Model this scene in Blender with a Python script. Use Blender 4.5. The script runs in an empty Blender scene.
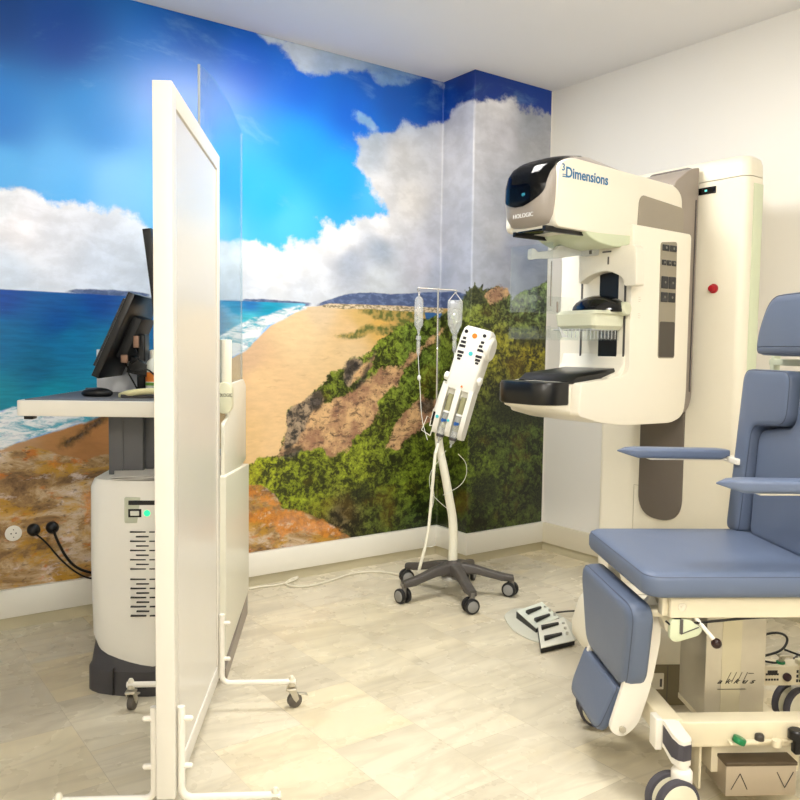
import bpy, bmesh, math, json
import numpy as np
from mathutils import Vector, Matrix
R = math.radians
PI = math.pi
S = bpy.context.scene
C = bpy.context.collection

# ------------------------------------------------------------------ materials
def lin(c):
    return tuple(((v/255)/12.92 if v/255 <= .04045 else ((v/255+.055)/1.055)**2.4) for v in c)
MATS = {}
def mat(name, rgb, rough=.5, metal=0., spec=.5, var=.04, scale=30, bump=0., coat=0., trans=0., alpha=1., ior=1.45, emit=None, estr=0.):
    if name in MATS: return MATS[name]
    m = bpy.data.materials.new(name); m.use_nodes = True
    nt = m.node_tree; b = nt.nodes['Principled BSDF']
    L = nt.links.new
    col = lin(rgb)
    tc = nt.nodes.new('ShaderNodeTexCoord')
    nz = nt.nodes.new('ShaderNodeTexNoise'); nz.inputs['Scale'].default_value = scale; nz.inputs['Detail'].default_value = 4
    L(tc.outputs['Object'], nz.inputs['Vector'])
    mx = nt.nodes.new('ShaderNodeMix'); mx.data_type = 'RGBA'
    mx.inputs[6].default_value = (*[v*(1-var) for v in col], 1); mx.inputs[7].default_value = (*[min(1, v*(1+var)) for v in col], 1)
    L(nz.outputs['Fac'], mx.inputs[0]); L(mx.outputs[2], b.inputs['Base Color'])
    b.inputs['Roughness'].default_value = rough; b.inputs['Metallic'].default_value = metal
    b.inputs['Specular IOR Level'].default_value = spec; b.inputs['IOR'].default_value = ior
    b.inputs['Coat Weight'].default_value = coat; b.inputs['Coat Roughness'].default_value = .08
    b.inputs['Transmission Weight'].default_value = trans; b.inputs['Alpha'].default_value = alpha
    if emit:
        b.inputs['Emission Color'].default_value = (*lin(emit), 1); b.inputs['Emission Strength'].default_value = estr
    if bump:
        bp = nt.nodes.new('ShaderNodeBump'); bp.inputs['Strength'].default_value = bump; bp.inputs['Distance'].default_value = .001
        n2 = nt.nodes.new('ShaderNodeTexNoise'); n2.inputs['Scale'].default_value = 700
        L(tc.outputs['Object'], n2.inputs['Vector']); L(n2.outputs['Fac'], bp.inputs['Height']); L(bp.outputs['Normal'], b.inputs['Normal'])
    MATS[name] = m
    return m

def clear(name, tint=(1, 1, 1), mixf=.12, rough=.03, white=.04):
    """thin clear plastic: mostly see-through, with real reflections and a little milky scatter"""
    m = bpy.data.materials.new(name); m.use_nodes = True
    nt = m.node_tree; nt.nodes.clear(); L = nt.links.new
    o = nt.nodes.new('ShaderNodeOutputMaterial')
    t = nt.nodes.new('ShaderNodeBsdfTransparent'); t.inputs[0].default_value = (*tint, 1)
    g = nt.nodes.new('ShaderNodeBsdfGlossy'); g.inputs['Roughness'].default_value = rough
    d = nt.nodes.new('ShaderNodeBsdfDiffuse'); d.inputs[0].default_value = (.8, .82, .82, 1)
    lw = nt.nodes.new('ShaderNodeLayerWeight'); lw.inputs[0].default_value = .35
    nz = nt.nodes.new('ShaderNodeTexNoise'); nz.inputs['Scale'].default_value = 3
    mr = nt.nodes.new('ShaderNodeMapRange'); mr.inputs[3].default_value = white*.8; mr.inputs[4].default_value = white*1.2
    mu = nt.nodes.new('ShaderNodeMath'); mu.operation = 'MULTIPLY_ADD'; mu.inputs[1].default_value = mixf*2.5; mu.inputs[2].default_value = mixf*.25
    L(lw.outputs['Fresnel'], mu.inputs[0]); L(nz.outputs['Fac'], mr.inputs[0])
    m1 = nt.nodes.new('ShaderNodeMixShader'); m2 = nt.nodes.new('ShaderNodeMixShader')
    L(mr.outputs[0], m1.inputs[0]); L(t.outputs[0], m1.inputs[1]); L(d.outputs[0], m1.inputs[2])
    L(mu.outputs[0], m2.inputs[0]); L(m1.outputs[0], m2.inputs[1]); L(g.outputs[0], m2.inputs[2])
    L(m2.outputs[0], o.inputs[0])
    return m

# ------------------------------------------------------------------ mesh builder
class B:
    def __init__(s): s.bm = bmesh.new()
    def _merge(s, t, M=None):
        if M is not None: t.transform(M)
        bmesh.ops.recalc_face_normals(t, faces=t.faces)
        me = bpy.data.meshes.new('tmp'); t.to_mesh(me); t.free(); s.bm.from_mesh(me); bpy.data.meshes.remove(me)
        return s
    def _bev(s, t, w, seg=3, ang=30):
        if w <= 0: return
        es = [e for e in t.edges if len(e.link_faces) == 2 and e.calc_face_angle(0) > R(ang)]
        bmesh.ops.bevel(t, geom=es, offset=w, segments=seg, profile=.5, affect='EDGES', clamp_overlap=True)
    def box(s, a, b, bev=0., seg=3, M=None):
        t = bmesh.new(); bmesh.ops.create_cube(t, size=1)
        a = Vector(a); b = Vector(b); c = (a+b)/2; d = b-a
        for v in t.verts: v.co = Vector((v.co.x*d.x, v.co.y*d.y, v.co.z*d.z))+c
        s._bev(t, bev, seg); return s._merge(t, M)
    def prism(s, pts, axis, d0, d1, bev=0., seg=3, M=None, ang=50):
        """pts 2D polygon; axis 'x': (y,z), 'y': (x,z), 'z': (x,y); extruded d0..d1"""
        t = bmesh.new()
        f = {'x': lambda p, d: (d, p[0], p[1]), 'y': lambda p, d: (p[0], d, p[1]), 'z': lambda p, d: (p[0], p[1], d)}[axis]
        v0 = [t.verts.new(f(p, d0)) for p in pts]; v1 = [t.verts.new(f(p, d1)) for p in pts]
        t.faces.new(v0); t.faces.new(v1[::-1]); n = len(pts)
        for i in range(n): t.faces.new((v0[i], v1[i], v1[(i+1) % n], v0[(i+1) % n]))
        bmesh.ops.recalc_face_normals(t, faces=t.faces)
        if bev > 0:
            es = [e for e in t.edges if abs((f((0, 0), 1)[0]-f((0, 0), 0)[0])*(e.verts[0].co-e.verts[1].co).x + (f((0, 0), 1)[1]-f((0, 0), 0)[1])*(e.verts[0].co-e.verts[1].co).y + (f((0, 0), 1)[2]-f((0, 0), 0)[2])*(e.verts[0].co-e.verts[1].co).z) < 1e-6]
            bmesh.ops.bevel(t, geom=es, offset=bev, segments=seg, profile=.5, affect='EDGES', clamp_overlap=True)
        return s._merge(t, M)
    def loft(s, rings, M=None, cap=True):
        t = bmesh.new(); vs = [[t.verts.new(p) for p in r] for r in rings]; n = len(rings[0])
        for a, b in zip(vs[:-1], vs[1:]):
            for i in range(n): t.faces.new((a[i], a[(i+1) % n], b[(i+1) % n], b[i]))
        if cap: t.faces.new(vs[0][::-1]); t.faces.new(vs[-1])
        return s._merge(t, M)
    def cyl(s, a, b, r, r2=None, n=24, bev=0.):
        a = Vector(a); b = Vector(b); d = b-a; r2 = r if r2 is None else r2
        t = bmesh.new(); bmesh.ops.create_cone(t, cap_ends=True, segments=n, radius1=r, radius2=r2, depth=d.length)
        s._bev(t, bev, 2, 60)
        return s._merge(t, Matrix.Translation((a+b)/2) @ d.to_track_quat('Z', 'Y').to_matrix().to_4x4())
    def lathe(s, prof, base=(0, 0, 0), axis=(0, 0, 1), n=32):
        """prof list of (r, h)"""
        rings = [[(max(r, 1e-4)*math.cos(2*PI*i/n), max(r, 1e-4)*math.sin(2*PI*i/n), h) for i in range(n)] for r, h in prof]
        M = Matrix.Translation(base) @ Vector(axis).to_track_quat('Z', 'Y').to_matrix().to_4x4()
        return s.loft(rings, M)
    def tube(s, pts, r, n=10, smooth=0):
        P = [Vector(p) for p in pts]
        for _ in range(smooth):
            Q = [P[0]]
            for a, b in zip(P[:-1], P[1:]): Q += [a*.75+b*.25, a*.25+b*.75]
            P = Q+[P[-1]]
        rr = r if isinstance(r, (list, tuple)) else None
        rings = []; up = Vector((0, 0, 1)); last = None
        for i, p in enumerate(P):
            d = (P[min(i+1, len(P)-1)]-P[max(i-1, 0)]).normalized()
            if last is None:
                x = d.cross(up); x = x.normalized() if x.length > 1e-3 else Vector((1, 0, 0))
            else:
                x = (last-d*last.dot(d)).normalized()
            last = x; y = d.cross(x)
            k = r if rr is None else rr[0]+(rr[1]-rr[0])*i/(len(P)-1)
            rings.append([p+x*k*math.cos(2*PI*j/n)+y*k*math.sin(2*PI*j/n) for j in range(n)])
        return s.loft(rings)
    def ball(s, c, r, sc=(1, 1, 1), n=24, M=None):
        t = bmesh.new(); bmesh.ops.create_uvsphere(t, u_segments=n, v_segments=n//2, radius=r)
        for v in t.verts: v.co = Vector((v.co.x*sc[0], v.co.y*sc[1], v.co.z*sc[2]))+Vector(c)
        return s._merge(t, M)
    def text(s, body, size, M, depth=.0006, shear=0., bold=0., sx=1., space=1.):
        cu = bpy.data.curves.new('t', 'FONT'); cu.body = body; cu.size = size; cu.extrude = depth; cu.shear = shear; cu.offset = bold
        cu.space_character = space; cu.align_x = 'CENTER'; cu.align_y = 'CENTER'; cu.resolution_u = 3
        o = bpy.data.objects.new('t', cu); C.objects.link(o)
        dg = bpy.context.evaluated_depsgraph_get(); me = bpy.data.meshes.new_from_object(o.evaluated_get(dg))
        bpy.data.objects.remove(o); t = bmesh.new(); t.from_mesh(me); bpy.data.meshes.remove(me)
        for v in t.verts: v.co.x *= sx
        return s._merge(t, M)
    def xf(s, M): s.bm.transform(M); return s
    def mesh(s, name, m, ang=35):
        me = bpy.data.meshes.new(name); s.bm.to_mesh(me); s.bm.free()
        me.materials.append(m)
        for p in me.polygons: p.use_smooth = True
        me.set_sharp_from_angle(angle=R(ang))
        return me

def rrect(x0, x1, y0, y1, r, n=6, z=None):
    """rounded rectangle; r may be 4 radii for corners (x0y0, x1y0, x1y1, x0y1)"""
    rs = r if isinstance(r, (tuple, list)) else (r,)*4
    out = []
    for (cx, cy, sx, sy, a0), q in zip(((x0, y0, 1, 1, 180), (x1, y0, -1, 1, 270), (x1, y1, -1, -1, 0), (x0, y1, 1, -1, 90)), rs):
        q = max(q, 1e-4)
        for i in range(n+1):
            a = R(a0+90*i/n); p = (cx+sx*q+q*math.cos(a), cy+sy*q+q*math.sin(a))
            out.append(p if z is None else (*p, z))
    return out

def roundpoly(pts, r, n=5):
    """round the corners of a 2D polygon; r number or list"""
    out = []; N = len(pts)
    for i in range(N):
        q = r[i] if isinstance(r, (list, tuple)) else r
        p = Vector(pts[i]); a = Vector(pts[i-1])-p; b = Vector(pts[(i+1) % N])-p
        q = min(q, a.length*.49, b.length*.49)
        if q <= 1e-5: out.append(tuple(p)); continue
        A = p+a.normalized()*q; D = p+b.normalized()*q
        for k in range(n+1):
            t = k/n; out.append(tuple(A*(1-t)**2+p*2*t*(1-t)+D*t*t))
    return out

def obj(name, b, m, parent=None, ang=35):
    o = bpy.data.objects.new(name, b.mesh(name, m, ang) if isinstance(b, B) else b); C.objects.link(o)
    if parent: o.parent = parent
    return o
def tag(o, label=None, cat=None, group=None, kind=None):
    if label: o['label'] = label
    if cat: o['category'] = cat
    if group: o['group'] = group
    if kind: o['kind'] = kind
    return o
def thing(name, label, cat, loc=(0, 0, 0), rotz=0, group=None):
    o = bpy.data.objects.new(name, None); C.objects.link(o); o.empty_display_size = .1
    o.location = loc; o.rotation_euler = (0, 0, rotz)
    return tag(o, label, cat, group)
def struct(name, b, m, parent=None):
    o = obj(name, b, m, parent)
    if not parent: o['kind'] = 'structure'
    return o
def copy_tree(o, parent=None):
    c = o.copy(); C.objects.link(c); c.parent = parent
    for ch in list(o.children): copy_tree(ch, c)
    return c

# ------------------------------------------------------------------ camera
F_PX, PITCH, ROLL, YAW = 806.609, .0635015, .01322276, .9419316
F = Vector((math.cos(YAW)*math.cos(PITCH), math.sin(YAW)*math.cos(PITCH), -math.sin(PITCH)))
X = Vector((math.sin(YAW), -math.cos(YAW), 0)); U = X.cross(F)
X2, U2 = X*math.cos(ROLL)+U*math.sin(ROLL), -X*math.sin(ROLL)+U*math.cos(ROLL)
cd = bpy.data.cameras.new('camera'); cam = bpy.data.objects.new('camera', cd); C.objects.link(cam)
cd.sensor_width = 36; cd.sensor_fit = 'HORIZONTAL'; cd.lens = F_PX/800*36; cd.clip_start = .05
cam.matrix_world = Matrix(((X2.x, U2.x, -F.x, 0), (X2.y, U2.y, -F.y, 0), (X2.z, U2.z, -F.z, 1.2), (0, 0, 0, 1)))
S.camera = cam
S.view_settings.view_transform = 'Standard'; S.view_settings.look = 'None'; S.view_settings.gamma = 1
S.view_settings.use_curve_mapping = False; S.view_settings.exposure = .02
S.cycles.use_denoising = True; S.cycles.max_bounces = 10; S.cycles.transparent_max_bounces = 16
S.cycles.sample_clamp_indirect = 8

# ------------------------------------------------------------------ room
XR, YB, YC, XC, HC = 3.54, 3.655, 3.386, 2.937, 2.712      # right wall, back wall, column face, column side, ceiling
XL, YF = -1.5, -1.6
wallm = mat('white_wall_paint', (238, 235, 228), .38, spec=.4, var=.012, scale=6, bump=.15)
wallp = mat('plain_wall_paint', (240, 237, 230), .6, var=.012, scale=6)
ceilm = mat('ceiling_paint', (240, 239, 240), .8, var=.01, scale=5)
trimm = mat('white_lacquered_trim', (236, 233, 222), .3, var=.01)

fm = bpy.data.materials.new('cream_marble_tiles'); fm.use_nodes = True
nt = fm.node_tree; L = nt.links.new; bs = nt.nodes['Principled BSDF']
def N(t, **k):
    n = nt.nodes.new(t)
    for a, v in k.items(): setattr(n, a, v)
    return n
def setin(n, **k):
    for a, v in k.items(): n.inputs[a.replace('_', ' ')].default_value = v
    return n
def ramp(stops, src):
    r = N('ShaderNodeValToRGB'); e = r.color_ramp.elements
    while len(e) < len(stops): e.new(.5)
    for q, (p, c) in zip(e, stops): q.position = p; q.color = (*c, 1) if len(c) == 3 else c
    L(src, r.inputs[0]); return r.outputs[0]
def mixc(f, a, b, bt='MIX'):
    m = N('ShaderNodeMix', data_type='RGBA', blend_type=bt)
    for s_, v in ((0, f), (6, a), (7, b)):
        if hasattr(v, 'links'): L(v, m.inputs[s_])
        else: m.inputs[s_].default_value = v if s_ == 0 else (*v, 1)
    return m.outputs[2]
def mth(op, a, b=0., c=0.):
    m = N('ShaderNodeMath', operation=op)
    for i, v in enumerate((a, b, c)):
        if hasattr(v, 'links'): L(v, m.inputs[i])
        else: m.inputs[i].default_value = v
    return m.outputs[0]
def mrange(v, a, b, c=0., d=1., sm=True):
    m = N('ShaderNodeMapRange', interpolation_type='SMOOTHSTEP' if sm else 'LINEAR'); L(v, m.inputs[0])
    for i, q in enumerate((a, b, c, d)): m.inputs[i+1].default_value = q
    return m.outputs[0]
def noise(vec, scale, detail=5, rough=.55, dist=0.):
    n = N('ShaderNodeTexNoise'); setin(n, Scale=scale, Detail=detail, Roughness=rough, Distortion=dist); L(vec, n.inputs['Vector']); return n.outputs['Fac']
def mapping(vec, rot=(0, 0, 0), sc=(1, 1, 1), loc=(0, 0, 0)):
    m = N('ShaderNodeMapping'); m.inputs[1].default_value = loc; m.inputs[2].default_value = rot; m.inputs[3].default_value = sc; L(vec, m.inputs[0]); return m.outputs[0]
geo = N('ShaderNodeNewGeometry'); pos = geo.outputs['Position']
sep = N('ShaderNodeSeparateXYZ'); L(pos, sep.inputs[0])
cmb = N('ShaderNodeCombineXYZ'); L(mth('ADD', sep.outputs[1], 6.2-6.2), cmb.inputs[0]); L(mth('ADD', sep.outputs[0], 2.07), cmb.inputs[1])
br = N('ShaderNodeTexBrick', offset=.5, squash=1.); setin(br, Scale=1., Mortar_Size=.0012, Mortar_Smooth=.3, Bias=0., Brick_Width=.4, Row_Height=.3)
br.inputs['Color1'].default_value = (0, 0, 0, 1); br.inputs['Color2'].default_value = (1, 1, 1, 1); br.inputs['Mortar'].default_value = (.5, .5, .5, 1)
L(cmb.outputs[0], br.inputs['Vector'])
tone = br.outputs['Color']; joint = br.outputs['Fac']
# each tile shifts the veins by its own tone
off = N('ShaderNodeVectorMath', operation='MULTIPLY_ADD'); L(tone, off.inputs[0]); off.inputs[1].default_value = (7.3, 3.1, 5.7); L(pos, off.inputs[2])
vein_v = mapping(off.outputs[0], rot=(0, 0, R(36)), sc=(.8, 3.6, 1))
v1 = noise(vein_v, 1.0, 4, .5, .7)
v2 = noise(mapping(off.outputs[0], rot=(0, 0, R(32)), sc=(.9, 5, 1)), 1.2, 5, .55, .8)
cloudn = noise(off.outputs[0], 1.3, 3, .45, .3)
c0 = ramp([(.25, lin((214, 206, 184))), (.5, lin((222, 214, 192))), (.75, lin((229, 221, 200)))], cloudn)
c1 = mixc(mth('MULTIPLY', mrange(tone, .55, 1.), .34), c0, lin((186, 178, 160)))
c1b = mixc(mth('MULTIPLY', mrange(mth('SUBTRACT', .42, tone), .0, .35), .45), c1, lin((230, 213, 168)))
c2 = mixc(mth('MULTIPLY', ramp([(.30, (1, 1, 1)), (.52, (0, 0, 0))], v1), .36), c1b, lin((170, 162, 146)))
c3 = mixc(mth('MULTIPLY', ramp([(.44, (0, 0, 0)), (.505, (1, 1, 1)), (.57, (0, 0, 0))], v2), .24), c2, lin((150, 138, 116)))
c4 = mixc(mth('MULTIPLY', ramp([(.62, (0, 0, 0)), (.74, (1, 1, 1))], v1), .35), c3, lin((232, 214, 168)))
c5 = mixc(mth('MULTIPLY', joint, .45), c4, lin((160, 148, 124)))
c6 = mixc(1., c5, (.985, .98, .965), 'MULTIPLY')
L(c6, bs.inputs['Base Color']); bs.inputs['Roughness'].default_value = .24
L(mrange(noise(pos, 5, 4), .3, .7, .2, .34), bs.inputs['Roughness'])
bs.inputs['Specular IOR Level'].default_value = .4

b = B(); b.box((XL-.1, YF-.1, -.1), (XR+.1, YB+.1, 0)); struct('floor', b, fm)
b = B(); b.box((XL-.1, YF-.1, HC), (XR+.1, YB+.1, HC+.1)); struct('ceiling', b, ceilm)
b = B(); b.prism([(XL, YB), (XC, YB), (XC, YC), (XR+.1, YC), (XR+.1, YB+.12), (XL, YB+.12)], 'z', 0, HC); struct('wall_back', b, wallp)
b = B(); b.box((XR, YF, 0), (XR+.1, YB, HC)); struct('wall_right', b, wallm)
b = B(); b.box((XL-.1, YF, 0), (XL, YB, HC)); struct('wall_left', b, wallp)
b = B(); b.box((XL-.1, YF-.1, 0), (XR+.1, YF, HC)); struct('wall_front', b, wallp)
skm = mat('cream_marble_skirting', (196, 188, 160), .35, var=.12, scale=5)
t1, t0 = .171, .052
b = B(); b.prism([(XL, YB-.008), (XC-.008, YB-.008), (XC-.008, YC-.008), (XR, YC-.008), (XR, YC), (XC, YC), (XC, YB), (XL, YB)], 'z', 0, t0); struct('baseboard_back', b, skm)
b = B(); b.box((XR-.008, YF, 0), (XR, YC-.009, t0)); struct('baseboard_right', b, skm)
b = B(); b.prism([(XL, YB-.02), (XC-.02, YB-.02), (XC-.02, YC-.02), (XR, YC-.02), (XR, YC), (XC, YC), (XC, YB), (XL, YB)], 'z', t0, t1, .002, 2); struct('trim_1', b, trimm)
b = B(); b.box((XR-.02, YF, t0), (XR, YC-.021, t1), .002); struct('trim_2', b, mat('painted_wall_trim', (222, 214, 192), .4, var=.01))

# ceiling light panels (all above or behind the frame)
dif = mat('lamp_diffuser', (255, 250, 240), .5, emit=(255, 249, 238), estr=9.)
alu = mat('white_metal_frame', (225, 225, 222), .4)
def lamp(x, y, label, energy, sx=.6, sy=.6):
    t = thing('ceiling_light', label, 'ceiling light', (x, y, HC), 0, None)
    b = B(); 
    for a, c in (((-sx/2-.02, -sy/2-.02), (sx/2+.02, -sy/2)), ((-sx/2-.02, sy/2), (sx/2+.02, sy/2+.02)), ((-sx/2-.02, -sy/2), (-sx/2, sy/2)), ((sx/2, -sy/2), (sx/2+.02, sy/2))):
        b.box((*a, -.012), (*c, 0))
    obj('frame', b, alu, t)
    b = B(); b.box((-sx/2, -sy/2, -.006), (sx/2, sy/2, -.001)); obj('diffuser', b, dif, t)
    ld = bpy.data.lights.new('light', 'AREA'); ld.shape = 'RECTANGLE'; ld.size = sx*.96; ld.size_y = sy*.96; ld.energy = energy; ld.color = (1, .98, .95)
    o = bpy.data.objects.new('panel_light', ld); C.objects.link(o); o.parent = t; o.location = (0, 0, -.014)

def globe(x, y, z, label, energy):  # glowing globe added out of view as fill for ceiling and walls
    t = thing('fill_globe', label, 'added fill light', (x, y, HC))
    b = B(); b.cyl((0, 0, z-HC+.1), (0, 0, 0), .008, n=12); b.lathe([(.06, -.02), (.06, 0)], (0, 0, 0)); obj('stem', b, alu, t)
    b = B(); b.ball((0, 0, z-HC), .12); obj('shade', b, mat('fill_globe_glow', (255, 250, 240), .5, emit=(255, 249, 238), estr=energy/(math.pi*4*math.pi*.0144)), t)
POLY={"cloud":[[[-0.534,1.899],[-0.161,1.81],[0.419,1.843],[0.633,1.835],[0.784,1.821],[0.863,1.789],[1.028,1.777],[1.18,1.776],[1.257,1.722],[1.46,1.704],[1.703,1.712],[1.805,1.711],[1.904,1.685],[1.96,1.735],[2.046,1.717],[2.134,1.755],[2.145,1.817],[2.121,1.851],[2.217,1.855],[2.242,1.832],[2.316,1.865],[2.391,1.905],[2.561,1.934],[2.507,2.003],[2.454,2.06],[2.389,2.11],[2.35,2.167],[2.375,2.238],[2.349,2.297],[2.386,2.323],[2.45,2.35],[2.554,2.383],[2.634,2.407],[2.806,2.469],[2.97,2.506],[3.014,2.53],[3.066,2.545],[3.215,2.541],[3.361,2.59],[3.452,2.591],[3.545,2.57],[3.665,2.569],[3.771,2.588],[3.805,2.56],[3.847,1.407],[-0.557,1.272]],[[1.739,2.718],[1.802,2.695],[1.889,2.667],[1.955,2.614],[2.012,2.587],[2.127,2.597],[2.308,2.639],[2.53,2.674],[2.802,2.687],[2.909,2.697],[2.496,2.741],[2.011,2.743]],[[2.31,2.455],[2.385,2.448],[2.449,2.418],[2.501,2.384],[2.45,2.365],[2.373,2.394]],[[2.446,2.667],[2.664,2.68],[2.712,2.658],[2.617,2.628],[2.498,2.636]]],"sea":[[[-0.032,1.409],[0.626,1.422],[1.223,1.418],[1.703,1.422],[2.054,1.423],[2.036,1.407],[1.933,1.377],[1.806,1.343],[1.704,1.306],[1.243,1.06],[0.853,0.978],[0.617,0.922],[-0.048,0.838]]],"foam":[[[-0.048,0.838],[0.617,0.922],[0.853,0.978],[1.243,1.06],[1.704,1.32],[1.933,1.387],[2.036,1.412],[2.054,1.402],[1.962,1.363],[1.85,1.305],[1.704,1.174],[1.275,0.963],[0.976,0.869],[0.77,0.81],[0.615,0.768],[-0.052,0.692]]],"sand":[[[-0.052,0.692],[0.615,0.768],[0.77,0.81],[0.976,0.869],[1.275,0.963],[1.704,1.174],[1.85,1.305],[1.962,1.363],[2.054,1.407],[2.258,1.431],[2.65,1.437],[3.236,1.43],[3.261,0.469],[1.688,0.142],[-0.06,0.396]]],"hill":[[[2.101,1.414],[2.167,1.443],[2.239,1.467],[2.32,1.49],[2.448,1.502],[2.581,1.5],[2.718,1.51],[2.86,1.526],[3.041,1.53],[3.197,1.5],[3.309,1.477],[3.311,1.422],[2.936,1.432],[2.65,1.432],[2.258,1.421]],[[0.866,1.42],[0.92,1.438],[1.025,1.442],[1.155,1.442],[1.246,1.433],[1.246,1.415],[1.024,1.413]],[[1.703,1.432],[1.805,1.437],[1.961,1.434],[2.125,1.426],[2.054,1.412],[1.703,1.417]]],"scrub":[[[2.334,1.424],[2.515,1.421],[2.936,1.426],[3.2,1.407],[3.03,1.282],[2.828,1.32],[2.652,1.332],[2.516,1.355],[2.398,1.389]],[[2.45,1.326],[2.617,1.342],[2.793,1.308],[2.653,1.271],[2.484,1.284],[2.323,1.254],[2.229,1.262],[2.323,1.28]]],"lagoon":[[[2.819,1.41],[2.944,1.437],[2.965,1.357],[2.894,1.327],[2.835,1.354]]],"palm":[[[3.164,1.474],[3.121,1.498],[3.172,1.491],[3.137,1.536],[3.188,1.512],[3.179,1.556],[3.219,1.523],[3.225,1.578],[3.256,1.53],[3.292,1.576],[3.285,1.526],[3.337,1.551],[3.301,1.51],[3.353,1.513],[3.309,1.488],[3.332,1.462],[3.243,1.452]]],"town":[[[2.125,1.41],[2.197,1.434],[2.289,1.433],[2.384,1.432],[2.65,1.437],[2.963,1.437],[2.963,1.408],[2.791,1.409],[2.65,1.41],[2.449,1.413],[2.29,1.406]]],"veg":[[[1.704,0.591],[1.785,0.645],[1.863,0.65],[1.908,0.637],[1.914,0.708],[1.942,0.778],[1.947,0.87],[2.022,0.919],[2.081,0.954],[2.128,0.99],[2.152,1.01],[2.176,1.052],[2.231,1.083],[2.293,1.088],[2.299,1.136],[2.368,1.152],[2.427,1.158],[2.452,1.191],[2.498,1.235],[2.551,1.269],[2.584,1.297],[2.652,1.332],[2.735,1.351],[2.827,1.377],[2.936,1.392],[2.99,1.413],[3.096,1.455],[3.146,1.503],[3.226,1.55],[3.315,1.533],[3.39,1.559],[3.452,1.54],[3.515,1.498],[3.578,1.536],[3.658,1.563],[3.739,1.591],[3.839,1.62],[3.878,1.503],[3.9,-0.081],[2.348,0.129],[2.239,0.225],[2.025,0.346],[1.909,0.369],[1.841,0.438],[1.742,0.488],[1.481,0.522],[1.481,0.584]]],"rock":[[[1.902,0.642],[1.914,0.708],[1.942,0.778],[1.947,0.87],[2.022,0.919],[2.092,0.954],[2.141,0.937],[2.202,0.904],[2.226,0.945],[2.294,0.954],[2.338,0.986],[2.402,1.017],[2.493,1.082],[2.621,1.103],[2.684,1.07],[2.643,1.003],[2.562,0.96],[2.502,0.917],[2.523,0.85],[2.471,0.786],[2.406,0.745],[2.342,0.705],[2.298,0.642],[2.217,0.615],[2.155,0.662],[2.023,0.66]],[[2.573,0.658],[2.606,0.757],[2.674,0.833],[2.743,0.888],[2.8,0.932],[2.887,0.907],[2.948,0.929],[2.919,0.824],[2.803,0.736],[2.718,0.683],[2.635,0.632]],[[3.301,1.499],[3.36,1.552],[3.405,1.572],[3.483,1.548],[3.492,1.508],[3.408,1.465],[3.332,1.456]],[[2.3,1.008],[2.325,1.083],[2.44,1.136],[2.492,1.18],[2.467,1.104],[2.389,1.039],[2.338,0.997]],[[2.655,1.109],[2.794,1.223],[2.938,1.311],[2.993,1.333],[2.866,1.218],[2.76,1.137],[2.684,1.081]]],"dark":[[[0.751,0.554],[0.846,0.497],[0.98,0.407],[0.979,0.389],[0.846,0.479],[0.75,0.546]],[[0.858,0.775],[0.954,0.831],[1.049,0.898],[1.049,0.88],[0.967,0.817],[0.875,0.765]],[[2.287,1.029],[2.293,1.125],[2.349,1.152],[2.375,1.104],[2.338,1.05]],[[2.075,0.887],[2.092,0.959],[2.152,0.968],[2.153,0.884],[2.117,0.864]],[[2.339,0.964],[2.389,1.039],[2.453,1.136],[2.485,1.18],[2.454,1.093],[2.39,0.985]],[[1.914,0.636],[1.942,0.686],[2.023,0.691],[2.035,0.659],[1.965,0.622]],[[2.764,0.898],[2.887,0.918],[2.918,0.847],[2.838,0.821]]],"boulder":[[[1.925,0.677],[1.942,0.778],[1.947,0.87],[2.022,0.919],[2.081,0.954],[2.134,0.974],[2.165,0.926],[2.105,0.875],[2.058,0.804],[2.011,0.733],[1.971,0.684]],[[2.288,1.008],[2.293,1.131],[2.368,1.152],[2.401,1.126],[2.35,1.061],[2.319,0.986]]],"vdark":[[[0.751,0.554],[0.846,0.497],[0.98,0.407],[0.979,0.389],[0.846,0.479],[0.75,0.546]],[[0.858,0.775],[0.954,0.831],[1.049,0.898],[1.049,0.88],[0.967,0.817],[0.875,0.765]],[[3.342,0.804],[3.438,0.926],[3.597,0.911],[3.847,0.928],[3.854,0.722],[3.602,0.77],[3.443,0.754]],[[3.224,0.472],[3.373,0.517],[3.452,0.453],[3.417,0.311],[3.271,0.354]],[[3.466,1.314],[3.667,1.284],[3.816,1.299],[3.819,1.234],[3.587,1.236]],[[2.886,0.205],[3.011,0.283],[3.06,0.163],[2.932,0.115]],[[2.332,0.433],[2.435,0.468],[2.476,0.386],[2.384,0.362]],[[3.697,0.372],[3.823,0.396],[3.854,0.234],[3.734,0.259]]],"lrock":[[[-0.328,0.715],[0.397,0.733],[0.615,0.751],[0.683,0.755],[0.73,0.769],[0.777,0.754],[0.849,0.723],[0.953,0.694],[1.07,0.722],[1.273,0.69],[1.482,0.609],[1.688,0.533],[1.808,0.502],[1.881,0.449],[1.921,0.373],[2.025,0.357],[2.158,0.289],[2.27,0.216],[2.387,0.14],[2.392,-0.296],[-0.353,-0.059]]],"orange":[[[1.704,0.501],[1.786,0.489],[1.864,0.436],[1.909,0.385],[1.841,0.402],[1.769,0.445],[1.704,0.451]],[[1.704,0.381],[1.853,0.385],[2.025,0.346],[2.158,0.283],[2.283,0.203],[2.335,0.158],[2.208,0.196],[2.086,0.223],[2.002,0.265],[1.921,0.233],[1.853,0.303],[1.77,0.323],[1.704,0.321]],[[0.808,0.691],[0.849,0.702],[0.873,0.674],[0.84,0.659]],[[0.947,0.517],[0.973,0.568],[0.98,0.469],[0.954,0.428]]]}
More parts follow.
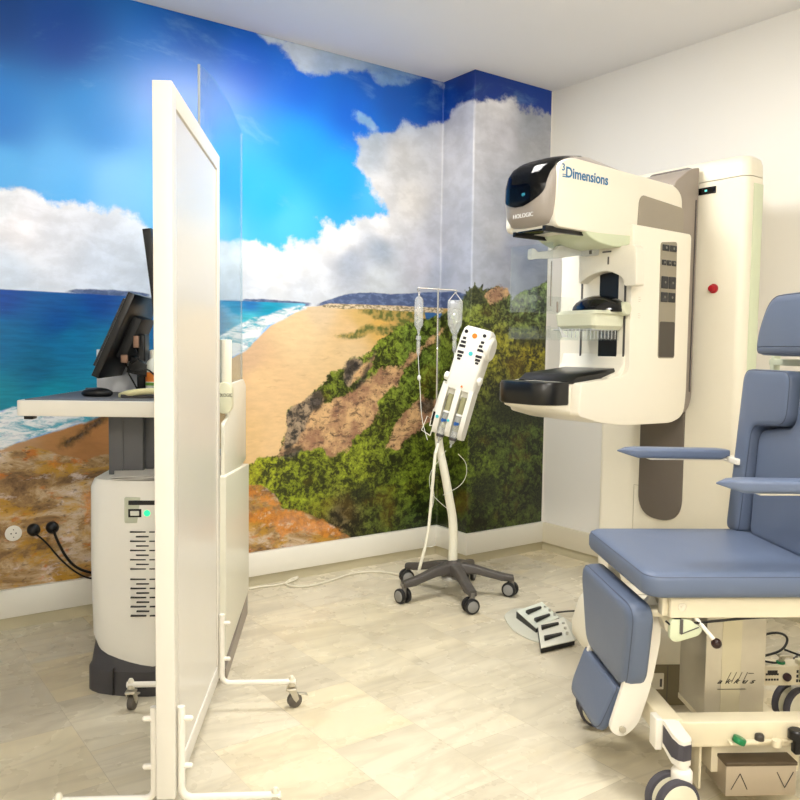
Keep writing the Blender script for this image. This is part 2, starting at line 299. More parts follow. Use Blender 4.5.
PTS={"sky":[[0.644,2.538,0,58,128],[0.872,2.513,0,62,142],[1.032,2.171,10,118,192],[0.637,2.103,0,108,188],[0.864,1.893,70,155,218],[0.634,1.903,60,150,214],[1.115,1.883,105,170,225],[1.487,2.659,0,78,165],[1.39,2.368,0,100,190],[1.739,2.577,0,85,190],[2.012,2.538,0,92,200],[2.31,2.445,0,90,195],[2.014,2.194,5,135,228],[2.252,2.076,10,142,232],[1.848,1.925,30,152,236],[1.636,1.995,8,150,238],[1.959,1.814,62,165,236],[2.632,2.556,0,78,170],[2.911,2.609,0,60,150],[3.164,2.667,0,42,118],[3.389,2.666,0,45,128],[3.744,2.651,0,52,140],[2.433,2.675,0,80,180],[2.507,2.003,60,160,235],[1.485,1.79,110,190,240]],"cloud":[[0.705,1.689,235,235,245],[0.861,1.663,222,226,240],[1.026,1.57,212,220,238],[1.156,1.535,205,212,228],[0.627,1.492,205,218,238],[0.631,1.762,225,230,242],[0.783,1.759,228,230,242],[1.484,1.604,225,230,240],[1.849,1.641,240,242,245],[1.741,1.477,200,208,222],[2.255,1.766,238,238,242],[2.318,1.656,170,180,200],[2.018,1.492,205,212,225],[1.961,1.59,225,228,236],[2.542,1.856,225,226,232],[2.438,2.258,180,190,205],[2.637,2.235,205,206,210],[2.709,2.026,220,218,218],[2.506,2.029,215,216,222],[2.926,1.882,185,188,200],[2.513,1.573,195,202,212],[2.511,1.735,160,172,192],[2.785,1.69,190,192,206],[2.932,1.626,165,172,190],[3.09,2.306,206,206,213],[3.396,2.422,200,200,209],[3.392,2.542,225,225,231],[3.627,2.489,165,170,181],[3.672,2.355,176,178,184],[3.561,2.057,162,167,178],[3.374,1.842,176,179,189],[3.653,1.713,121,129,154],[3.729,1.875,165,170,187],[3.267,1.668,176,182,198],[3.531,1.772,154,160,181],[3.74,1.556,137,145,165],[3.419,1.595,165,171,187],[2.186,2.634,165,188,222],[2.011,2.685,190,205,228],[2.404,2.436,120,165,215],[2.597,2.656,110,150,205]],"sea":[[0.625,1.398,0,62,142],[1.024,1.396,0,64,142],[0.857,1.303,0,72,142],[0.622,1.214,0,98,148],[0.897,1.219,0,104,152],[1.065,1.177,0,110,150],[0.774,1.09,0,92,132],[0.618,0.967,10,125,150],[0.812,0.983,0,128,155],[1.741,1.399,20,100,170],[1.849,1.384,0,140,175],[1.741,1.341,60,170,190],[2.019,1.421,90,170,200],[1.245,1.27,0,95,150],[1.108,1.044,20,130,155],[1.483,1.323,10,110,165]],"sand":[[1.715,0.74,232,196,142],[1.795,1.035,235,200,152],[2.02,1.289,235,206,162],[2.137,1.39,222,198,164],[2.322,1.296,226,192,142],[2.516,1.328,222,178,95],[2.385,1.362,215,180,112],[2.651,1.36,205,165,95],[2.324,1.19,228,198,152],[1.908,0.729,235,200,150],[0.85,0.788,188,135,82],[1.018,0.823,195,135,80],[0.691,0.776,190,150,110],[0.975,0.737,176,122,72],[1.242,0.858,205,150,95],[1.482,0.849,222,178,125],[1.73,1.144,215,180,145]],"land":[[1.769,0.586,134,144,30],[2.025,0.462,112,125,28],[2.331,0.542,115,127,32],[2.666,0.459,90,106,26],[2.88,0.558,87,102,30],[2.231,1.041,99,112,35],[2.518,1.191,112,128,40],[2.795,1.194,98,119,45],[3.034,1.139,95,110,40],[3.275,1.365,117,128,50],[3.581,1.432,101,119,62],[3.742,1.509,119,141,81],[3.196,1.517,80,90,56],[3.431,1.2,129,126,36],[3.671,1.144,141,132,28],[3.518,0.884,42,47,24],[3.718,0.996,53,64,22],[3.444,0.742,65,79,28],[3.607,0.617,67,85,28],[3.297,0.523,85,102,28],[3.699,0.311,55,67,22],[3.144,0.351,50,64,22],[2.813,0.213,60,79,30],[3.304,0.236,50,64,22],[2.531,0.274,72,83,30],[2.27,0.303,83,74,50],[2.145,0.397,104,114,30],[3.769,0.727,64,81,31],[3.792,0.058,47,62,22]]}  # column's cloud and land tones lightened to make up for its dim light
# ------------------------------------------------------------------ photo mural print
def sd_poly(PX, PZ, poly):
    p = np.array(poly, float); q = np.roll(p, -1, 0)
    d = np.full(PX.shape, 1e9); ins = np.zeros(PX.shape, bool)
    for (ax, ay), (bx, by) in zip(p, q):
        ex, ey = bx-ax, by-ay; l = ex*ex+ey*ey
        if l < 1e-12: continue
        t = np.clip(((PX-ax)*ex+(PZ-ay)*ey)/l, 0, 1)
        d = np.minimum(d, (PX-ax-t*ex)**2+(PZ-ay-t*ey)**2)
        c = (ay > PZ) != (by > PZ)
        if abs(ey) > 1e-12: ins ^= c & (PX < ax+(PZ-ay)*ex/ey)
    d = np.sqrt(d); return np.where(ins, d, -d)
def rbf(PX, PZ, pts, p=3.2):
    num = np.zeros(PX.shape+(3,)); den = np.zeros(PX.shape)
    for x, z, r, g, bb in pts:
        w = 1/((PX-x)**2+(PZ-z)**2+4e-4)**(p/2); num += w[..., None]*np.array(lin((r, g, bb))); den += w
    return num/den[..., None]
g = .0125
zs = np.linspace(t1+.0015, HC-.001, int((HC-t1)/g))
runs = [(XL+.01, XC-.003, 'main'), (XC-.003, XC-.003+(YB-YC), 'side'), (XC-.003+(YB-YC), XC-.003+(YB-YC)+XR-.014-XC+.003, 'col')]
ss = np.concatenate([np.linspace(a, c, max(2, int((c-a)/g)))[(0 if i == 0 else 1):] for i, (a, c, _) in enumerate(runs)])
sa, sb = runs[0][1], runs[1][1]
wx = np.where(ss <= sa, ss, np.where(ss <= sb, sa, sa+ss-sb)); wy = np.where(ss <= sa, YB-.003, np.where(ss <= sb, YB-.003-(ss-sa), YC-.003))
SS, ZZ = np.meshgrid(ss, zs)
nz_, ns_ = SS.shape
co = np.stack([np.broadcast_to(wx, SS.shape), np.broadcast_to(wy, SS.shape), ZZ], -1).reshape(-1, 3)
idx = np.arange(nz_*ns_).reshape(nz_, ns_)
quads = np.stack([idx[:-1, :-1], idx[:-1, 1:], idx[1:, 1:], idx[1:, :-1]], -1).reshape(-1, 4)
me = bpy.data.meshes.new('wall_mural'); me.vertices.add(len(co)); me.vertices.foreach_set('co', co.ravel())
me.loops.add(quads.size); me.loops.foreach_set('vertex_index', quads.ravel()); me.polygons.add(len(quads))
me.polygons.foreach_set('loop_start', np.arange(0, quads.size, 4)); me.update(calc_edges=True); me.validate()
def fattr(n, v):
    a = me.attributes.new(n, 'FLOAT', 'POINT'); a.data.foreach_set('value', np.ascontiguousarray(v, dtype=np.float32).ravel())
def cattr(n, v):
    a = me.attributes.new(n, 'FLOAT_COLOR', 'POINT'); a.data.foreach_set('color', np.ascontiguousarray(np.concatenate([v, np.ones(v.shape[:-1]+(1,))], -1), dtype=np.float32).ravel())
for k, pl in POLY.items():
    d = np.max([sd_poly(SS, ZZ, q) for q in pl], 0); fattr('sd_'+k, np.clip(d, -.6, .6))
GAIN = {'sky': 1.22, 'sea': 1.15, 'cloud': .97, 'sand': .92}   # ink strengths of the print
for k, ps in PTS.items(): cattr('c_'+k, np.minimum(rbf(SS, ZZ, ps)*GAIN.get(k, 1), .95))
uv = np.stack([SS, ZZ, np.zeros_like(SS)], -1)
a = me.attributes.new('print_pos', 'FLOAT_VECTOR', 'POINT'); a.data.foreach_set('vector', np.ascontiguousarray(uv, dtype=np.float32).ravel())

mm = bpy.data.materials.new('printed_photo_mural'); mm.use_nodes = True
nt = mm.node_tree; L = nt.links.new; bs = nt.nodes['Principled BSDF']
def att(n, o=0): a = N('ShaderNodeAttribute', attribute_name=n); return a.outputs[{'c': 'Color', 'f': 'Fac', 'v': 'Vector'}[o]]
pv = att('print_pos', 'v')
sd = {k: att('sd_'+k, 'f') for k in POLY}; cc = {k: att('c_'+k, 'c') for k in PTS}
def mask(k, amp, scale, w, detail=6, rough=.6, bias=0., vec=None):
    n = noise(vec or pv, scale, detail, rough)
    v = mth('ADD', sd[k], mth('MULTIPLY', mth('SUBTRACT', n, .5), amp))
    return mrange(mth('ADD', v, bias), -w, w)
def shade(col, f): # multiply colour by a scalar value
    m = N('ShaderNodeVectorMath', operation='SCALE'); L(col, m.inputs[0])
    if hasattr(f, 'links'): L(f, m.inputs['Scale'])
    else: m.inputs['Scale'].default_value = f
    return m.outputs[0]
# sky and clouds
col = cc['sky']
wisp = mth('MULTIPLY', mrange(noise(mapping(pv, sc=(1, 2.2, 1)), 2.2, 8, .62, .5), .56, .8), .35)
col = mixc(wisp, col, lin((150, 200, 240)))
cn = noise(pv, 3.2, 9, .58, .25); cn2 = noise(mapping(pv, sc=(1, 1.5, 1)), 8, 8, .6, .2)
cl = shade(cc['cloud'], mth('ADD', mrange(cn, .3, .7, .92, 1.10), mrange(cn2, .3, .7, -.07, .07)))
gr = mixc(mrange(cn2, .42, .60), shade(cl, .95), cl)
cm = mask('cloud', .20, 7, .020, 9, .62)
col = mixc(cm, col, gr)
# far hills
hl = mixc(mrange(noise(mapping(pv, sc=(1, 2, 1)), 22, 6, .6), .45, .62), lin((72, 88, 128)), lin((104, 120, 158)))
col = mixc(mask('hill', .015, 20, .004), col, hl)
# sea
wv = noise(mapping(pv, sc=(1, 7, 1)), 9, 7, .6); wv2 = noise(mapping(pv, sc=(1, 6, 1)), 40, 3, .5)
se = shade(cc['sea'], mrange(wv, .3, .7, .84, 1.16)); se = mixc(mrange(wv2, .76, .80), se, lin((190, 210, 220)))
col = mixc(mask('sea', .006, 10, .003), col, se)
# sand
sn = noise(mapping(pv, sc=(1, 3, 1)), 14, 8, .65)
sa_ = shade(cc['sand'], mrange(sn, .3, .7, .93, 1.05))
fstep = mrange(noise(mapping(pv, rot=(0, 0, R(20)), sc=(1, 4, 1)), 7, 8, .7), .58, .66)
sa_ = mixc(mth('MULTIPLY', fstep, .22), sa_, lin((150, 110, 80)))
col = mixc(mask('sand', .008, 12, .004), col, sa_)
# surf
fo = mixc(mrange(noise(mapping(pv, rot=(0, 0, R(-12)), sc=(1, 3, 1)), 10, 9, .68, .6), .36, .56), lin((70, 165, 190)), lin((236, 238, 242)))
fo = mixc(mrange(noise(mapping(pv, rot=(0, 0, R(-12)), sc=(1, 2.4, 1)), 16, 7, .6), .55, .68), fo, lin((178, 190, 208)))
col = mixc(mask('foam', .05, 9, .008), col, fo)
sc_ = mixc(mrange(noise(pv, 30, 5), .4, .6), lin((96, 104, 50)), lin((176, 150, 84)))
col = mixc(mask('scrub', .09, 14, .012), col, sc_)
col = mixc(mask('lagoon', .01, 20, .004), col, lin((52, 100, 158)))
tw = mixc(mrange(noise(mapping(pv, sc=(1, 2, 1)), 45, 4), .42, .6), lin((214, 196, 168)), lin((128, 118, 92)))
col = mixc(mask('town', .012, 20, .003), col, tw)
# foliage
def vor(vec, scale, out='Distance', feat='F1', rnd=1.):
    v = N('ShaderNodeTexVoronoi', feature=feat); setin(v, Scale=scale, Randomness=rnd); L(vec, v.inputs['Vector']); return v.outputs[out]
wp = N('ShaderNodeVectorMath', operation='ADD'); nn = N('ShaderNodeTexNoise'); setin(nn, Scale=14., Detail=3.); L(pv, nn.inputs['Vector'])
sc1 = N('ShaderNodeVectorMath', operation='MULTIPLY_ADD'); L(nn.outputs['Color'], sc1.inputs[0]); sc1.inputs[1].default_value = (.05, .05, 0); L(pv, sc1.inputs[2])
pw = sc1.outputs[0]
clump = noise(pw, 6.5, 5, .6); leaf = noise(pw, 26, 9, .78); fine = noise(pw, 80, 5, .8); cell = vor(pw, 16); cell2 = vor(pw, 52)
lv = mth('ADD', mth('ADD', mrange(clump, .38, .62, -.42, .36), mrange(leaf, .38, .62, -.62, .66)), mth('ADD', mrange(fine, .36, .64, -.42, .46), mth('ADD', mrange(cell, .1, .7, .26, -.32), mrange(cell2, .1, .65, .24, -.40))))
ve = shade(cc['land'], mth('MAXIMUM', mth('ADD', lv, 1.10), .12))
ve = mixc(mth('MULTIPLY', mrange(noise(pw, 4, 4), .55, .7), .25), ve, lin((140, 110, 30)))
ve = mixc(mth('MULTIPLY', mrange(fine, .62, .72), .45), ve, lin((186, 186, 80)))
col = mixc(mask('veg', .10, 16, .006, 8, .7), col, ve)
col = mixc(mth('MULTIPLY', mask('vdark', .14, 14, .03, 7, .7), .82), col, mixc(mrange(fine, .42, .62), lin((10, 14, 8)), lin((52, 62, 26))))
pm = mixc(mrange(leaf, .42, .6), lin((30, 38, 22)), lin((92, 98, 52)))
col = mixc(mask('palm', .02, 40, .003), col, pm)
# cliff rock
rk = mixc(mrange(noise(pv, 9, 6, .6), .38, .62), lin((158, 118, 92)), lin((214, 176, 128)))
rk = mixc(mth('MULTIPLY', mrange(noise(pw, 34, 8, .72), .5, .66), .8), rk, lin((82, 60, 50)))
rk = mixc(mth('MULTIPLY', mrange(noise(mapping(pw, rot=(0, 0, R(-48)), sc=(1, 3.2, 1)), 13, 8, .7, .4), .52, .62), .75), rk, lin((74, 54, 46)))
rk = mixc(mth('MULTIPLY', mrange(noise(pw, 60, 5, .7), .6, .7), .5), rk, lin((232, 205, 165)))
col = mixc(mask('rock', .13, 13, .008, 8, .7, -.004), col, rk)
bd = mixc(mrange(noise(pw, 20, 7, .7), .42, .6), lin((44, 40, 38)), lin((166, 146, 122)))
col = mixc(mask('boulder', .07, 16, .008, 7, .7), col, bd)
dk = mixc(mrange(noise(pw, 26, 6, .7), .45, .65), lin((24, 22, 22)), lin((92, 84, 80)))
col = mixc(mth('MULTIPLY', mask('dark', .09, 18, .012, 6, .7), .85), col, dk)
# near boulders with lichen
rv = mapping(pv, rot=(0, 0, R(-25)), sc=(1, 1.9, 1))
lr = ramp([(.30, lin((68, 52, 40))), (.40, lin((128, 98, 66))), (.48, lin((160, 128, 84))), (.56, lin((196, 172, 140))), (.66, lin((206, 190, 178)))], noise(rv, 5, 10, .68, .5))
lr = mixc(mth('MULTIPLY', mrange(noise(rv, 3.6, 8, .65, .4), .50, .60), .75), lr, lin((196, 148, 44)))
lr = mixc(mth('MULTIPLY', mrange(noise(mapping(rv, loc=(3, 1, 0)), 9, 8, .66), .55, .66), .8), lr, lin((196, 110, 30)))
lr = mixc(mth('MULTIPLY', mrange(noise(mapping(rv, loc=(7, 2, 0)), 5, 8, .68), .56, .64), .7), lr, lin((222, 208, 204)))
lr = mixc(mth('MULTIPLY', mrange(noise(rv, 30, 6, .7), .54, .66), .6), lr, lin((66, 48, 38)))
lr = mixc(mth('MULTIPLY', mrange(vor(mapping(pv, rot=(0, 0, R(-30)), sc=(1, 2.6, 1)), 2.3, feat='DISTANCE_TO_EDGE'), .03, .0), .0), lr, lin((40, 28, 20)))
col = mixc(mask('lrock', .05, 12, .005, 7, .65), col, lr)
og = mixc(mrange(noise(pv, 24, 7, .7), .42, .62), lin((222, 142, 50)), lin((176, 106, 44)))
og = mixc(mrange(noise(pv, 16, 7, .7), .56, .64), og, lin((216, 186, 160)))
col = mixc(mth('MULTIPLY', mask('orange', .16, 14, .015, 8, .7), .72), col, og)
L(col, bs.inputs['Base Color'])
bs.inputs['Roughness'].default_value = .33; bs.inputs['Specular IOR Level'].default_value = .48
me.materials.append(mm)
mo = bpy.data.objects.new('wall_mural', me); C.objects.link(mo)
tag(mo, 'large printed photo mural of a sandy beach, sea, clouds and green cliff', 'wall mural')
# ------------------------------------------------------------------ shared materials
white = mat('white_powder_coat', (236, 232, 222), .32, var=.01)
cream = mat('cream_plastic', (232, 226, 208), .38, var=.015)
mamw = mat('ivory_moulded_plastic', (238, 232, 216), .3, var=.01)
grey = mat('warm_grey_plastic', (150, 140, 130), .4, var=.03)
dgrey = mat('dark_grey_plastic', (84, 80, 78), .45, var=.05)
char = mat('charcoal_plastic', (66, 64, 66), .5, var=.06)
black = mat('black_plastic', (12, 12, 14), .35, var=.1)
gloss = mat('gloss_black', (6, 7, 10), .06, spec=.6, var=.1)
carbon = mat('carbon_fibre', (14, 14, 14), .3, var=.3, scale=160)
rubber = mat('grey_rubber', (70, 68, 76), .6, var=.06)
steel = mat('brushed_steel', (196, 190, 174), .38, metal=.55, var=.05, scale=40)
chrome = mat('chrome', (200, 200, 200), .15, metal=1., var=.02)
green_tint = mat('pale_green_plastic', (206, 214, 184), .35, var=.02)
vinyl = mat('slate_blue_vinyl', (96, 109, 134), .42, spec=.45, var=.04, scale=12, bump=.12)
vinyl2 = mat('slate_blue_stitching', (68, 78, 100), .5, var=.05)
greenb = mat('green_button', (20, 120, 70), .4, var=.03)
redb = mat('red_button', (170, 18, 34), .35, var=.03)
ink = mat('blue_logo_ink', (38, 110, 158), .4, var=.02)
inkd = mat('dark_ink', (40, 38, 38), .5, var=.02)
inkw = mat('white_ink', (235, 235, 235), .4, var=.02)
acryl = clear('clear_acrylic', (.975, .99, .985), .035, .03, .006)
acryl2 = clear('clear_shield_acrylic', (.86, .93, .97), .06, .03, .012)
fluid = clear('clear_fluid_plastic', (.98, .99, 1), .12, .05, .30)
orange = mat('orange_print', (232, 130, 40), .4, var=.02)
cyan = mat('cyan_print', (70, 190, 200), .4, var=.02)
navy = mat('blue_marker', (20, 80, 150), .4, var=.02)
olive = mat('olive_recess', (150, 148, 112), .5, var=.05)
marker = lambda x: x

# ------------------------------------------------------------------ mobile privacy screen
scr_white = mat('screen_frame_white', (224, 221, 212), .32, var=.01)
t = thing('privacy_screen', 'tall white framed privacy screen on four small casters', 'privacy screen', (1.046, 2.4585, 0), R(58.3-90))
x0, x1, y0, y1, z0, z1 = -.032, .013, -.712, .03, .10, 1.808
b = B()
b.box((x0, y0, z0), (x1, y0+.05, z1), .002); b.box((x0, y1-.05, z0), (x1, y1, z1), .002)
b.box((x0, y0+.05, z1-.05), (x1, y1-.05, z1), .002); b.box((x0, y0+.05, z0), (x1, y1-.05, z0+.05), .002)
obj('frame', b, scr_white, t)
b = B(); b.box((x0+.012, y0+.048, z0+.048), (x1-.004, y1-.048, z1-.048)); obj('panel', b, mat('white_screen_panel', (219, 216, 208), .25, var=.01), t)
b = B()
for (a, c) in (((x1-.0045, y0+.05), (x1-.003, y0+.053)), ((x1-.0045, y1-.053), (x1-.003, y1-.05))): b.box((*a, z0+.05), (*c, z1-.05))
b.box((x1-.0045, y0+.05, z1-.053), (x1-.003, y1-.05, z1-.05)); obj('bead', b, mat('grey_panel_seam', (190, 184, 172), .5), t)
def caster(px, py, yaw, par):
    b = B(); b.cyl((px, py, .074), (px, py, .088), .012, n=16); b.box((px-.017, py-.017, .060), (px+.017, py+.017, .068), .003)
    M = Matrix.Translation((px, py, 0)) @ Matrix.Rotation(yaw, 4, 'Z')
    for s_ in (-1, 1): b.prism([(-.013, .062), (.013, .062), (.022, .03), (.012, .02), (.004, .03)], 'y', s_*.0125-.0015, s_*.0125+.0015, M=M)
    b.box((.012, -.009, .045), (.045, .009, .051), .002, M=M @ Matrix.Rotation(R(12), 4, 'Y'))
    f = obj('caster', b, steel, par)
    b = B(); c0 = M @ Vector((.010, -.010, .0245)); c1 = M @ Vector((.010, .010, .0245)); b.cyl(c0, c1, .0245, n=24, bev=.003); w = obj('wheel', b, mat('worn_caster_rubber', (92, 86, 78), .6, var=.15), f)
    return f
for yy, sgn in ((-.685, 0), (-.0, 0)):
    for sx in (1, -1):
        xo = x1+.010 if sx > 0 else x0-.010
        mid = (x0+x1)/2
        b = B(); b.tube([(xo, yy, .32), (xo, yy, .15), (xo, yy, .088), (xo+sx*.062, yy, .088), (mid+sx*.275, yy, .088)], .0095, 12, 2)
        for zz in (.29, .17): b.cyl((xo, yy, zz), (xo+sx*.022, yy, zz), .007, n=12); b.ball((xo+sx*.022, yy, zz), .007)
        lg = obj('leg', b, white, t)
        b = B(); b.lathe([(.001, .014), (.006, .012), (.010, .004), (.010, 0)], (mid+sx*.262, yy, .096)); obj('cap_nut', b, cream, lg)
        caster(mid+sx*.262, yy, R(20 if sx > 0 else 80), lg)

# ------------------------------------------------------------------ acquisition workstation
ws = thing('imaging_workstation', 'white imaging workstation on dark base with worktop and clear radiation shield', 'workstation', (.754, 2.837, 0), R(59-90))
DW, DD = .43, .84
def bow(zv, x0, x1, y0, y1, blg, n=10, r=.04):
    pts = []
    for i in range(n+1):
        tt = i/n; pts.append((x0+(x1-x0)*tt, y0-blg*math.sin(PI*tt)**.8, zv))
    pts[0] = (x0, y0+r*.4, zv); pts.insert(1, (x0+r*.35, y0-.002, zv))
    pts[-1] = (x1, y0+r*.4, zv); pts.insert(-1, (x1-r*.35, y0-.002, zv))
    pts += [(x1, y1, zv), (x0, y1, zv)]
    return pts
b = B(); b.loft([bow(.10+.0, .02, DW-.01, 0, DD, .055), bow(.14, .004, DW, -.004, DD, .058), bow(.45, 0, DW, -.01, DD, .062), bow(.715, .002, DW, -.01, DD, .060), bow(.742, .012, DW-.01, 0, DD-.01, .054)])
# lower edge of the cover curves down to the middle
for v in b.bm.verts:
    if v.co.z < .145:
        k = max(0, 1-abs(v.co.x-.215)/.215) if v.co.y < .2 else .2
        v.co.z += .065*(1-k**.6)
body = obj('body', b, mat('workstation_white', (236, 233, 224), .35, var=.01), ws, 40)
b = B(); b.loft([bow(0, -.012, DW-.02, -.004, DD-.05, .062), bow(.085, -.012, DW-.02, -.004, DD-.05, .062), bow(.10, -.004, DW-.02, .004, DD-.05, .056), bow(.20, .008, DW-.02, .03, DD-.06, .04)]); base = obj('base', b, char, ws, 40)
b = B(); b.box((.085, -.0585, 0.004), (.0875, -.03, .095)); obj('seam', b, black, base); b = B(); b.box((.14, -.069, .03), (.2, -.05, .04)); obj('base_slot', b, black, base)
# control panel on the front
b = B(); fy = -.0655
b.prism(roundpoly([(.132, .602), (.30, .602), (.30, .690), (.132, .690)], .006), 'y', fy-.003, -.03, .001, 2); cp = obj('control_panel', b, mat('panel_grey_green', (196, 200, 180), .4), ws)
b = B(); b.box((.146, fy-.0055, .664), (.29, fy, .679)); obj('disc_slot', b, black, cp)
b = B(); b.box((.145, fy-.0055, .622), (.188, fy, .650), .001); sw = obj('power_switch', b, black, cp)
b = B(); b.box((.152, fy-.0085, .628), (.181, fy-.004, .644), .002); obj('rocker', b, mat('rocker_white', (225, 225, 215), .4), sw)
b = B(); b.cyl((.207, fy-.006, .636), (.207, fy, .636), .011, n=8); obj('status_light', b, mat('green_light', (40, 220, 140), .4, emit=(30, 230, 140), estr=1.2), cp)
for z_top in (.572, .410):
    b = B()
    for r_ in range(9):
        zz = z_top-r_*.0158
        for k in range(3):
            xa = .150+k*.064+(.0 if r_ % 2 == 0 else .020)
            xb = xa+(.052 if r_ % 2 == 0 else .042)
            yy = -.01-.062*math.sin(PI*min(1, ((xa+xb)/2)/DW))**.8
            b.box((xa, yy-.0015, zz-.0020), (min(xb, .40), yy+.01, zz+.0020))
    obj('vent', b, black, ws)
# lift column, worktop
b = B(); b.box((.040, .09, .735), (.16, .32, .962), .004); b.box((.088, .086, .735), (.091, .1, .962)); b.box((.16, .12, .735), (.36, .30, .962), .002); obj('lift_column', b, mat('slate_grey_column', (92, 92, 94), .45, var=.04), ws)
b = B(); b.prism(roundpoly([(-.215, -.07), (.41, -.115), (.41, .50), (-.19, .50)], .02), 'z', .962, 1.014, .004, 2); wt = obj('worktop', b, white, ws)
b = B(); b.prism(roundpoly([(-.195, -.05), (.40, -.09), (.40, .48), (-.17, .48)], .012), 'z', 1.0135, 1.0165); obj('desk_mat', b, mat('grey_desk_surface', (112, 112, 116), .5), wt)
b = B(); b.box((-.20, -.04, .948), (-.17, 0, .962), .003); obj('hook', b, black, wt)
# radiation shield: clear curved sheet on a white mount
sh = [(.375, -.066), (.387, -.017), (.397, .04), (.403, .09), (.409, .18), (.413, .264), (.417, .37), (.419, .483), (.420, .63), (.421, .788)]
sh = [(x_+.012, y_) for x_, y_ in sh]
def sheet(zlo, zhi, th, pts, slope=0.):
    r0 = [(x, y) for x, y in pts]; r1 = [(x-th, y) for x, y in pts][::-1]
    ring = r0+r1
    return [[(x, y, zlo) for x, y in ring], [(x, y, zhi) for x, y in ring]]
b = B(); b.loft(sheet(.80, 2.12, .009, sh)); obj('radiation_shield', b, acryl2, ws, 60)
b = B(); b.box((.378, -.072, .80), (.386, -.066, 2.12), .001); obj('shield_edge_strip', b, clear('edge_tint', (.72, .78, .72), .2, .1, .35), ws); b = B(); b.box((.424, .787, .80), (.431, .793, 2.12), .001); obj('shield_edge_strip', b, clear('edge_clear', (.95, .97, .97), .1, .1, .14), ws)
b = B(); b.prism([(DW+.001, .0), (DW+.03, .0), (DW+.03, .80), (DW+.001, .80)][::1], 'z', .10, .70, .006)
for v in b.bm.verts:
    if v.co.z > .5: v.co.z += (.05 if v.co.y < .4 else -.02)
obj('side_cover', b, mat('side_cover_white', (226, 224, 208), .3, var=.01), ws)
b = B(); b.prism([(.04, .05), (.06, .0), (.80, .0), (.80, .09)], 'x', DW-.01, DW+.025, 0); obj('side_kick_plate', b, grey, ws)
b = B(); b.prism(roundpoly([(.06, .70), (.79, .70), (.79, 1.03), (.70, 1.06), (.19, 1.06), (.19, .94), (.06, .93)], [.01, .02, .02, .02, .02, .01, .02]), 'x', DW+.004, DW+.018, .003, 2); mt = obj('shield_mount', b, mat('mount_white', (224, 220, 204), .3), ws)
b = B(); b.cyl((.434, .20, .97), (.434, .20, 1.225), .022, n=28, bev=.004); obj('mount_post', b, cream, mt)
b = B(); b.prism(rrect(.405, .461, .955, 1.07, .027, 8), 'y', .155, .217, .003, 2); bd = obj('badge', b, mat('badge_cream', (216, 214, 186), .35), mt)
b = B(); b.text('HOLOGIC', .018, Matrix.Translation((.434, .1545, 1.022)) @ Matrix.Rotation(R(90), 4, 'X'), sx=.72); obj('logo', b, inkd, bd)

# monitors stand on the worktop: things of their own
def slab(xb, zb, xt, zt, ya, yb, th, bev=.006):
    d = Vector((xt-xb, zt-zb)).normalized(); n_ = Vector((d.y, -d.x))*th
    return [(xb, zb), (xt, zt), (xt+n_.x, zt+n_.y), (xb+n_.x, zb+n_.y)], ya, yb
WM = Matrix.Translation((.754, 2.837, 0)) @ Matrix.Rotation(R(-31), 4, 'Z')
def on_ws(name, label, cat, x, y, z, group=None):
    p = WM @ Vector((x, y, z)); return thing(name, label, cat, p, R(-31), group)
m1 = on_ws('computer_monitor', 'black monitor tilted back low over the desk, rear bracket showing', 'monitor', .12, .3, 1.0165)
def rel(b, x, y, z): b.xf(Matrix.Translation((-x, -y, -z))); return b
O1 = (.12, .3, 1.0165)
p, ya, yb = slab(-.018, 1.092, .112, 1.388, .09, .50, .026)
b = B(); b.prism(p, 'y', ya, yb, .005, 2); cs = obj('casing', rel(b, *O1), black, m1)
p, _, _ = slab(-.008, 1.125, .098, 1.362, .09, .5, .01); off_ = .003
b = B(); b.prism([(a-off_*2.2, c+off_) for a, c in p], 'y', .105, .485); obj('screen', rel(b, *O1), mat('screen_glass', (20, 24, 34), .12), cs)
b = B(); b.prism([(.035, 1.16), (.10, 1.31), (.135, 1.295), (.07, 1.14)], 'y', .2, .42, .01, 2); obj('rear_housing', rel(b, *O1), mat('black_vented_housing', (30, 30, 32), .5, var=.1), m1)
b = B(); b.box((.10, .26, 1.0165), (.13, .34, 1.24), .004); b.prism([(.07, 1.10), (.20, 1.07), (.20, 1.10), (.09, 1.16)], 'y', .22, .38, .005, 2); b.lathe([(.10, 0), (.10, .008), (.04, .014)], (.14, .30, 1.0165)); obj('stand', rel(b, *O1), black, m1)
b = B(); b.box((.105, .185, 1.19), (.125, .195, 1.235), .003); obj('bracket_plate', rel(b, *O1), mat('copper_bracket', (150, 118, 100), .4, metal=.3), m1); b = B(); b.box((.06, .185, 1.135), (.085, .197, 1.165), .003); obj('bracket_plate', rel(b, *O1), mat('copper_bracket', (150, 118, 100), .4, metal=.3), m1)
b = B(); b.tube([(.10, .20, 1.20), (.13, .18, 1.15), (.08, .17, 1.12), (.11, .18, 1.06), (.12, .2, 1.03)], .003, 8, 2); b.tube([(.07, .2, 1.14), (.10, .17, 1.10), (.15, .18, 1.12), (.18, .2, 1.09)], .003, 8, 2); obj('cable', rel(b, *O1), black, m1)
m2 = on_ws('computer_monitor', 'tall upright black monitor rising above the tilted one', 'monitor', .25, .3, 1.0165)
O2 = (.25, .3, 1.0165)
p, ya, yb = slab(.200, 1.29, .158, 1.607, .10, .50, .03)
b = B(); b.prism(p, 'y', ya, yb, .005, 2); cs = obj('casing', rel(b, *O2), black, m2)
b = B(); b.prism([(a-.003, c) for a, c in slab(.196, 1.31, .162, 1.588, .1, .5, .01)[0]], 'y', .115, .485); obj('screen', rel(b, *O2), MATS['screen_glass'], cs)
